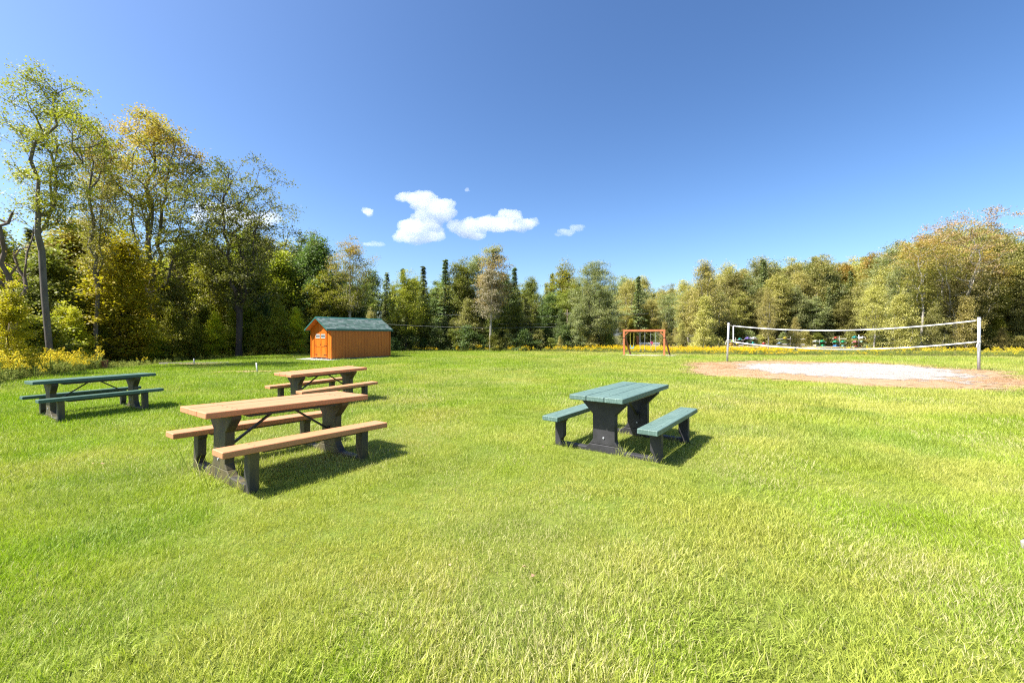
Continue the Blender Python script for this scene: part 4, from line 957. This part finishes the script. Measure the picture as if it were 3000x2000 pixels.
def tuft(name, seed, nb, rr, ln, wd, lean, mat, seg=3, flop=.6):
    rng = np.random.default_rng(seed); V = []; q3 = []; q4 = []; vv = []; tt = []
    for b in range(nb):
        a = rng.random() * 6.28; r = rr * math.sqrt(rng.random()); x, y = r * math.cos(a), r * math.sin(a); l = ln * rng.uniform(.55, 1.25); w_ = wd * rng.uniform(.7, 1.3)
        la = rng.normal(0, 1.9); th = abs(rng.normal(.06, lean)); fa = rng.random() * 3.14; sx, sy = math.cos(fa) * w_ / 2, math.sin(fa) * w_ / 2; p = np.array([x, y, -.01]); base = len(V); rnd = rng.random()
        for s in range(seg):
            k = 1 - .25 * s / seg
            V.append(p + np.array([-sx * k, -sy * k, 0])); V.append(p + np.array([sx * k, sy * k, 0])); vv += [rnd] * 2; tt += [s / seg] * 2
            ang = th + flop * (s / seg) * rng.uniform(.5, 1.5); p = p + l / seg * np.array([math.sin(ang) * math.cos(la), math.sin(ang) * math.sin(la), math.cos(ang)])
        V.append(p); vv.append(rnd); tt.append(1)
        for s in range(seg - 1): q4.append((base + 2 * s, base + 2 * s + 1, base + 2 * s + 3, base + 2 * s + 2))
        q3.append((base + 2 * seg - 2, base + 2 * seg - 1, base + 2 * seg))
    me = mesh_np(name, V, [np.array(q4), np.array(q3)], {'v': ('POINT', 'FLOAT', vv), 't': ('POINT', 'FLOAT', tt)}, smooth=True); me.materials.append(mat); return me

def grassmat():
    m, nt, p = newmat('grass_blades')
    ga = N(nt, 'ShaderNodeAttribute', attribute_name='ga', attribute_type='INSTANCER').outputs['Fac']; gb = N(nt, 'ShaderNodeAttribute', attribute_name='gb', attribute_type='INSTANCER').outputs['Fac']
    gc_ = N(nt, 'ShaderNodeAttribute', attribute_name='gc', attribute_type='INSTANCER').outputs['Fac']
    v = N(nt, 'ShaderNodeAttribute', attribute_name='v').outputs['Fac']; t = N(nt, 'ShaderNodeAttribute', attribute_name='t').outputs['Fac']
    c = mixc(nt, ga, (.40, .39, .09), (.215, .32, .010))
    c = mixc(nt, mathn(nt, 'MULTIPLY', gc_, .6), c, (.17, .26, .045))
    c = mixc(nt, mathn(nt, 'MULTIPLY', v, .4), c, (.47, .51, .08))
    dry = mathn(nt, 'MULTIPLY', mathn(nt, 'GREATER_THAN', mathn(nt, 'ADD', v, mathn(nt, 'MULTIPLY', gb, .45)), .97), .8)
    c = mixc(nt, dry, c, (.54, .48, .24))
    br = mathn(nt, 'MULTIPLY', mathn(nt, 'SUBTRACT', gb, 1.0), 1.0, clamp=True); c = mixc(nt, br, c, (.42, .26, .15))
    nt.links.new(c, p.inputs['Base Color']); p.inputs['Roughness'].default_value = .5; p.inputs['Specular IOR Level'].default_value = .3
    tr = N(nt, 'ShaderNodeBsdfTranslucent'); nt.links.new(mixc(nt, 1, c, (1.0, 1.15, .5), 'MULTIPLY'), tr.inputs[0]); mx = N(nt, 'ShaderNodeMixShader'); mx.inputs[0].default_value = .35
    nt.links.new(p.outputs[0], mx.inputs[1]); nt.links.new(tr.outputs[0], mx.inputs[2]); nt.links.new(mx.outputs[0], nt.nodes['Material Output'].inputs[0]); return m
GM = grassmat()
gp = [tuft('t', 1, 90, .12, .056, .0029, .65, GM), tuft('t', 2, 90, .13, .050, .0029, .85, GM), tuft('t', 3, 80, .12, .062, .0032, .75, GM), tuft('t', 4, 90, .13, .046, .0028, .95, GM),
      tuft('t', 5, 22, .08, .100, .0046, .7, GM, 4, 1.0), tuft('t', 6, 16, .07, .120, .0054, .75, GM, 4, 1.2),       # coarse tall tufts
      tuft('t', 7, 45, .14, .060, .0055, .8, GM, 2), tuft('t', 8, 45, .14, .050, .0060, .9, GM, 2), tuft('t', 12, 14, .05, .24, .005, .35, GM, 4, .7)]
def litter_piece():
    rng = np.random.default_rng(3); V = []; Q = []
    for j in range(3):
        c = np.array([*rng.normal(0, .05, 2), .045]); a = rng.random() * 6.28; u = np.array([math.cos(a), math.sin(a), rng.uniform(-.3, .3)]) * .018; w_ = np.array([-math.sin(a), math.cos(a), rng.uniform(-.4, .4)]) * .012; n = len(V)
        V += [c - u, c + w_ + [0, 0, .006], c + u, c - w_ + [0, 0, .008]]; Q.append((n, n + 1, n + 2, n + 3))
        if j: break
    me = mesh_np('t', V, np.array(Q), {'v': ('POINT', 'FLOAT', [.3] * len(V))}); me.materials.append(simple('fallen_leaf_brown', (.42, .26, .15), .8, .4, scale=30)); return me
def clover_piece():
    rng = np.random.default_rng(4); V = []; Q = []
    for j in range(26):
        c = np.array([*rng.normal(0, .055, 2), rng.uniform(.035, .06)]); a0 = rng.random() * 6.28
        for q_ in range(3):
            a = a0 + q_ * 2.09; u = np.array([math.cos(a), math.sin(a), .15]) * .011; w_ = np.array([-math.sin(a), math.cos(a), 0]) * .007; n = len(V); V += [c, c + u + w_, c + u * 1.9, c + u - w_]; Q.append((n, n + 1, n + 2, n + 3))
    me = mesh_np('t', V, np.array(Q), {'v': ('POINT', 'FLOAT', [.1] * len(V))}); me.materials.append(simple('clover_leaf', (.17, .27, .04), .6, .3, scale=30)); return me
gp += [litter_piece(), clover_piece()]
def gpoints():
    rng = np.random.default_rng(8); out = []
    for (y0, y1, dens) in ((-.6, 1.3, 60), (1.3, 3.5, 240), (3.5, 6, 190), (6, 10, 115), (10, 16, 46), (16, 26, 22), (26, 46, 10)):
        x1 = y1 * 1.30 + 2.4; n = int(dens * 2 * x1 * (y1 - y0)); X = rng.uniform(-x1, x1, n); Y = rng.uniform(y0, y1, n); ok = np.abs(X) < np.maximum(Y, 0) * 1.27 + 2.4
        out.append(np.stack([X[ok], Y[ok]], 1))
    P = np.concatenate(out); X, Y = P.T; s = sd(X, Y, LP); ok = s > -.4; P = P[ok]; X, Y = P.T; n = len(P)
    ring = sd(X, Y, RING) + (fbm(X, Y, 3.52, 31) - .5) * 3.2; sand = sd(X, Y, SAND) + (fbm(X, Y, 3.3, 41) - .5) * 3
    pit = inpoly(X, Y, np.array([(8.9, 34.2), (13, 33.0), (13.6, 34.6), (9.6, 35.9)])); pad = inpoly(X, Y, np.array([(-15.2, 28.9), (-12.0, 27.3), (-11.6, 28.2), (-9, 32), (-12, 34.4), (-14.8, 30.2)]))
    pA = inpoly(X, Y, np.array([(-20.6, 23.4), (-17.0, 23.9), (-16.2, 24.5), (-20.6, 24.5)])) | inpoly(X, Y, np.array([(-13.3, 18.6), (-11.0, 18.7), (-10.9, 19.3), (-13.3, 19.3)]))
    u = rng.random(n); keep = ~(pit | pad) & ~(pA & (u > .25)) & ~((ring > .1) & (u > .9)) & ~((sand > .25) & (u > .03)) & ~((sand > -.1) & (u > .25)); P = P[keep]; ring = ring[keep]; X, Y = P.T; n = len(P)
    d = np.hypot(X, Y)
    big = fbm(X, Y, 3.2, 201); fine = fbm(X, Y, .7, 211); pat = fbm(X, Y, 1.3, 221)
    ga = np.clip(.40 + (big - .5) * 1.8 + (fine - .5) * 1.5 - X * .045 * (X < 0) - .012 * np.clip(X, 0, 12) + .10 * sstep(10, 20, Y), 0, 1)
    gb = np.clip((pat - .50) * 2.6 + (fine - .5) * .6 + .12, 0, .75) * (1 - .5 * sstep(12, 22, Y)) * (1 - .45 * sstep(-2, -6, X)); gb = np.where(ring > -.25, 1 + np.clip(.55 + ring, 0, 1), gb)
    gc_ = np.clip((fbm(X, Y, 1.1, 241) - .52) * 5, 0, 1); gb = np.where(gb < 1, np.clip(gb + .3 * np.exp(-((X - .9) ** 2 + (Y - 2.7) ** 2 * 1.5) / .5) + .35 * np.exp(-((X + .6) ** 2 + (Y - 2.35) ** 2 * 2) / .25), 0, .85), gb)
    scl = (.92 + 1.0 * (fbm(X, Y, 1.7, 231) - .42)) * rng.uniform(.8, 1.25, n) * (1 + .55 * sstep(5, 12, d) + .7 * sstep(12, 26, d) + .6 * sstep(26, 42, d)); scl = np.where(ring > 0, scl * .55, scl)
    k = rng.integers(0, 4, n); k = np.where(d > 9, 6 + (k % 2), k)
    tallm = fbm(X, Y, 1.0, 251) > .53 + .035 * sstep(-2, 3, X); r = rng.random(n); k = np.where(tallm & (r < .22) & (ring < -.3) & (d < 22), 4 + (rng.random(n) < .45), k); k = np.where((r > .994) & (ring < -.3) & (d < 14), 5, k); r3 = rng.random(n); k = np.where((r3 < .0009) & (d < 9), 9, k); k = k
    # uncut rings of longer grass round the table feet
    for (tx, ty, ta) in ((-2.788, 5.106, .954), (-4.43, 9.863, .969), (-8.801, 8.867, 1.009), (1.567, 5.928, .917)):
        cu, sv = np.cos(ta), np.sin(ta); U = (X - tx) * cu + (Y - ty) * sv; V_ = -(X - tx) * sv + (Y - ty) * cu
        nearf = (np.abs(np.abs(U) - .63) < .22) & (np.abs(V_) < .85); k = np.where(nearf & (r < .25), 4 + (r < .1), k); k = np.where(nearf & (r > .93) & (d < 12), 8, k)
    scl = np.where((k >= 4) & (k < 6), np.minimum(scl, 1.25) * .8, scl)
    return np.stack([X, Y, height(X, Y)], 1), dict(scl=scl, rz=fbm(X, Y, 1.6, 271) * 14 + rng.normal(0, .55, n), pi=k, ga=ga, gb=gb, gc=gc_)
P_, A_ = gpoints(); print('grass tufts', len(P_))
scatter('grass', P_, A_, gp, 'sunlit mown lawn of yellow green grass')

# goldenrod and rough weeds
def weedmat():
    m, nt, p = newmat('goldenrod_plants')
    ga = N(nt, 'ShaderNodeAttribute', attribute_name='ga', attribute_type='INSTANCER').outputs['Fac']
    k = N(nt, 'ShaderNodeAttribute', attribute_name='k').outputs['Fac']; v = N(nt, 'ShaderNodeAttribute', attribute_name='v').outputs['Fac']
    lf = mixc(nt, v, (.13, .19, .03), (.34, .36, .07)); fl = mixc(nt, v, (.74, .47, .008), (.86, .66, .02)); fl = mixc(nt, mathn(nt, 'MULTIPLY', mathn(nt, 'SUBTRACT', 1, ga), .9), fl, (.50, .50, .06))
    c = mixc(nt, k, lf, fl); nt.links.new(c, p.inputs['Base Color']); p.inputs['Roughness'].default_value = .7; p.inputs['Specular IOR Level'].default_value = .2
    tr = N(nt, 'ShaderNodeBsdfTranslucent'); nt.links.new(c, tr.inputs[0]); mx = N(nt, 'ShaderNodeMixShader'); mx.inputs[0].default_value = .35
    nt.links.new(p.outputs[0], mx.inputs[1]); nt.links.new(tr.outputs[0], mx.inputs[2]); nt.links.new(mx.outputs[0], nt.nodes['Material Output'].inputs[0]); return m
WM = weedmat()
def weed(seed, ns, flower, hgt=.8):
    rng = np.random.default_rng(seed); V = []; Q = []; K = []; VV = []
    def quad(p, a, b, k):
        n = len(V); V.extend([p - a, p + b, p + a, p - b]); Q.append((n, n + 1, n + 2, n + 3)); K.extend([k] * 4); VV.extend([rng.random()] * 4)
    for s in range(ns):
        x, y = rng.normal(0, .16, 2); l = hgt * rng.uniform(.75, 1.1); la = rng.random() * 6.28; th = rng.uniform(0, .2); d = np.array([math.sin(th) * math.cos(la), math.sin(th) * math.sin(la), math.cos(th)]); p0 = np.array([x, y, 0]); sd_ = np.array([-math.sin(la), math.cos(la), 0])
        quad(p0 + d * l / 2, d * l / 2, sd_ * .008, 0)
        for j in range(13):
            a = rng.random() * 6.28; q = p0 + d * l * rng.uniform(.1, .85); o = np.array([math.cos(a), math.sin(a), rng.uniform(-.1, .5)]) * .055; quad(q + o, o, np.cross(o, [0, 0, 1]) * .25 / 1, 0)
        if flower:
            for j in range(16):
                a = rng.random() * 6.28; t = rng.random(); q = p0 + d * (l + .02 - .2 * t) + np.array([math.cos(a), math.sin(a), .3]) * (.02 + .07 * t); o = rng.normal(0, 1, 3); o /= np.linalg.norm(o); o2 = np.cross(o, rng.normal(0, 1, 3)); o2 /= np.linalg.norm(o2); quad(q, o * .028, o2 * .02, 1)
    me = mesh_np('w', V, np.array(Q), {'v': ('POINT', 'FLOAT', VV), 'k': ('POINT', 'FLOAT', K)}); me.materials.append(WM); return me
wp = [weed(1, 7, True), weed(2, 8, True), weed(3, 7, True, .7), weed(4, 8, False, .6), weed(5, 9, False, .5)]
def wpoints():
    rng = np.random.default_rng(18); out = []
    def reg(x0, x1, y0, y1, dens):
        n = int(dens * (x1 - x0) * (y1 - y0)); return np.stack([rng.uniform(x0, x1, n), rng.uniform(y0, y1, n)], 1)
    P = np.concatenate([reg(-27, -14, 7, 25, 12), reg(-24, -12, 25, 46, 3), reg(-14, 16, 34, 50, 8), reg(16, 85, 22, 56, 7)]); X, Y = P.T
    s = -sd(X, Y, LP)        # outside distance
    j = (fbm(X, Y, 2.5, 301) - .5) * 1.6
    inA = (X < -14) & (Y < 25) & (s + j > .15) & (s < 4.5); inA2 = (X < -12) & (Y >= 25) & (s > .3) & (s < 4)
    inB = (X > -14) & (X < 13) & (Y > 34) & (s + j * .5 > .05) & (s < 2.6 + sstep(4, 12, X) * 5); inC = (X >= 13) & (s + j * .6 > .1) & (s < 8.5) & (rng.random(len(X)) < np.where(s < 5, 1, .6))
    ok = inA | inA2 | inB | inC; P = P[ok]; X, Y = P.T; s = s[ok]; n = len(P)
    fl = fbm(X, Y, 4, 311); u = rng.random(n)
    pt = np.clip((fbm(X, Y, 1.6, 321) - .34) * 4, .12, 1); mound = (X < -14) & (Y > 13.5) & (Y < 21.5)
    flower = u < np.where(X > 11, np.where(X < 23, .92, .45), np.where(X < -14, np.where(mound, .30, .05), .55)) * np.clip((fl - .25) * 3.5, .15, 1) * np.where((X > 11) & (X < 23), .75 + .25 * pt, pt)
    k = np.where(flower, rng.integers(0, 3, n), rng.integers(3, 5, n))
    hs = np.where(X < -14, np.where(mound, 1.2, .7), np.where(X < 10, .70, .68)) * rng.uniform(.6, 1.25, n) * (.5 + .45 * sstep(0, 1.2, s))
    ga = np.clip(np.where(X < -14, .45, np.where(X > 28, .5, .95)) + (fl - .5) * .8, 0, 1)
    return np.stack([X, Y, height(X, Y)], 1), dict(scl=hs, rz=rng.uniform(0, 6.28, n), pi=k, ga=ga)
P_, A_ = wpoints(); print('weeds', len(P_))
scatter('goldenrod', P_, A_, wp, 'goldenrod in yellow flower along the edge of the lawn')

# ------------------------------------------------------------------ clouds
def cloud_mat():
    m = bpy.data.materials.new('cloud_vapour'); m.use_nodes = True; nt = m.node_tree; nt.nodes.remove(nt.nodes['Principled BSDF'])
    v = N(nt, 'ShaderNodeVolumePrincipled'); v.inputs['Color'].default_value = (.98, .985, 1, 1); v.inputs['Density'].default_value = .042; v.inputs['Anisotropy'].default_value = .2
    nt.links.new(v.outputs[0], nt.nodes['Material Output'].inputs['Volume']); return m
CM = cloud_mat()
def cloud(seed, blobs, label, D=700, dens=1.0):
    """blobs: (px, py, rx, ry) in photo pixels, thickness like their height"""
    rng = np.random.default_rng(seed); V = []; Fc = []
    import bmesh
    bm = bmesh.new(); k = D / F
    cx = np.mean([b[0] for b in blobs]); cyy = np.mean([b[1] for b in blobs]); o0 = Vector(((cx - 1500) * k, D, CH - (cyy - HZ) * k))
    for (px, py, rx, ry) in blobs:
        c = Vector(((px - 1500) * k, D, CH - (py - HZ) * k)) - o0
        for j in range(9):
            a = rng.random() * 6.28; rr = math.sqrt(rng.random()) * .75 if j else 0; s = rng.uniform(.35, .6) if j else .72
            M_ = Matrix.Translation(c + Vector((math.cos(a) * rr * rx * k, rng.normal(0, .25) * ry * k, math.sin(a) * rr * ry * k))) @ Matrix.Diagonal((rx * k * s * 1.05, ry * k * s * .9, ry * k * s * 1.2, 1))
            bmesh.ops.create_icosphere(bm, subdivisions=3, radius=1, matrix=M_)
    me = bpy.data.meshes.new('cloud'); bm.to_mesh(me); bm.free(); o = link('cloud', me, CM, loc=o0)
    r = o.modifiers.new('skin', 'REMESH'); r.mode = 'VOXEL'; r.voxel_size = max(min(b[3] for b in blobs) * k / 9, .5)
    for sz, st in ((max(b[3] for b in blobs) * k * .5, .35), (max(b[3] for b in blobs) * k * .18, .26)):
        tx = bpy.data.textures.new('cloud_noise', 'CLOUDS'); tx.noise_scale = sz; tx.noise_depth = 4; dm = o.modifiers.new('fluff', 'DISPLACE'); dm.texture = tx; dm.strength = st * max(b[3] for b in blobs) * k; dm.mid_level = .55; dm.texture_coords = 'GLOBAL'
    tag(o, label, 'cloud', 'small white clouds low in the sky'); return o
cloud(1, [(1228, 583, 52, 24), (1268, 603, 62, 30), (1290, 628, 45, 26), (1255, 645, 55, 30), (1220, 668, 62, 28), (1200, 692, 52, 24), (1250, 690, 50, 28)], 'largest white cloud, puffy and stepped like a letter S')
cloud(2, [(1365, 672, 50, 30), (1420, 655, 55, 26), (1480, 655, 55, 28), (1500, 630, 35, 20), (1535, 660, 42, 22), (1390, 690, 40, 18)], 'long white cloud stretching sideways beside the largest one')
cloud(3, [(1082, 622, 22, 12), (1070, 618, 12, 9)], 'small round cloud above the shed side of the wood')
cloud(4, [(1090, 715, 24, 8), (1112, 717, 18, 7)], 'flat wisp of cloud just above the bare limbed tree')
cloud(5, [(1368, 557, 10, 6)], 'tiny cloud puff highest of all')
cloud(6, [(1690, 668, 26, 10), (1660, 680, 28, 11), (1635, 688, 14, 5)], 'slanting thin cloud past the long white one')
cloud(7, [(620, 610, 50, 22), (680, 640, 70, 30), (760, 650, 60, 26), (590, 640, 40, 18), (800, 640, 30, 16)], 'white cloud showing through the crown of the dark trunked tree')
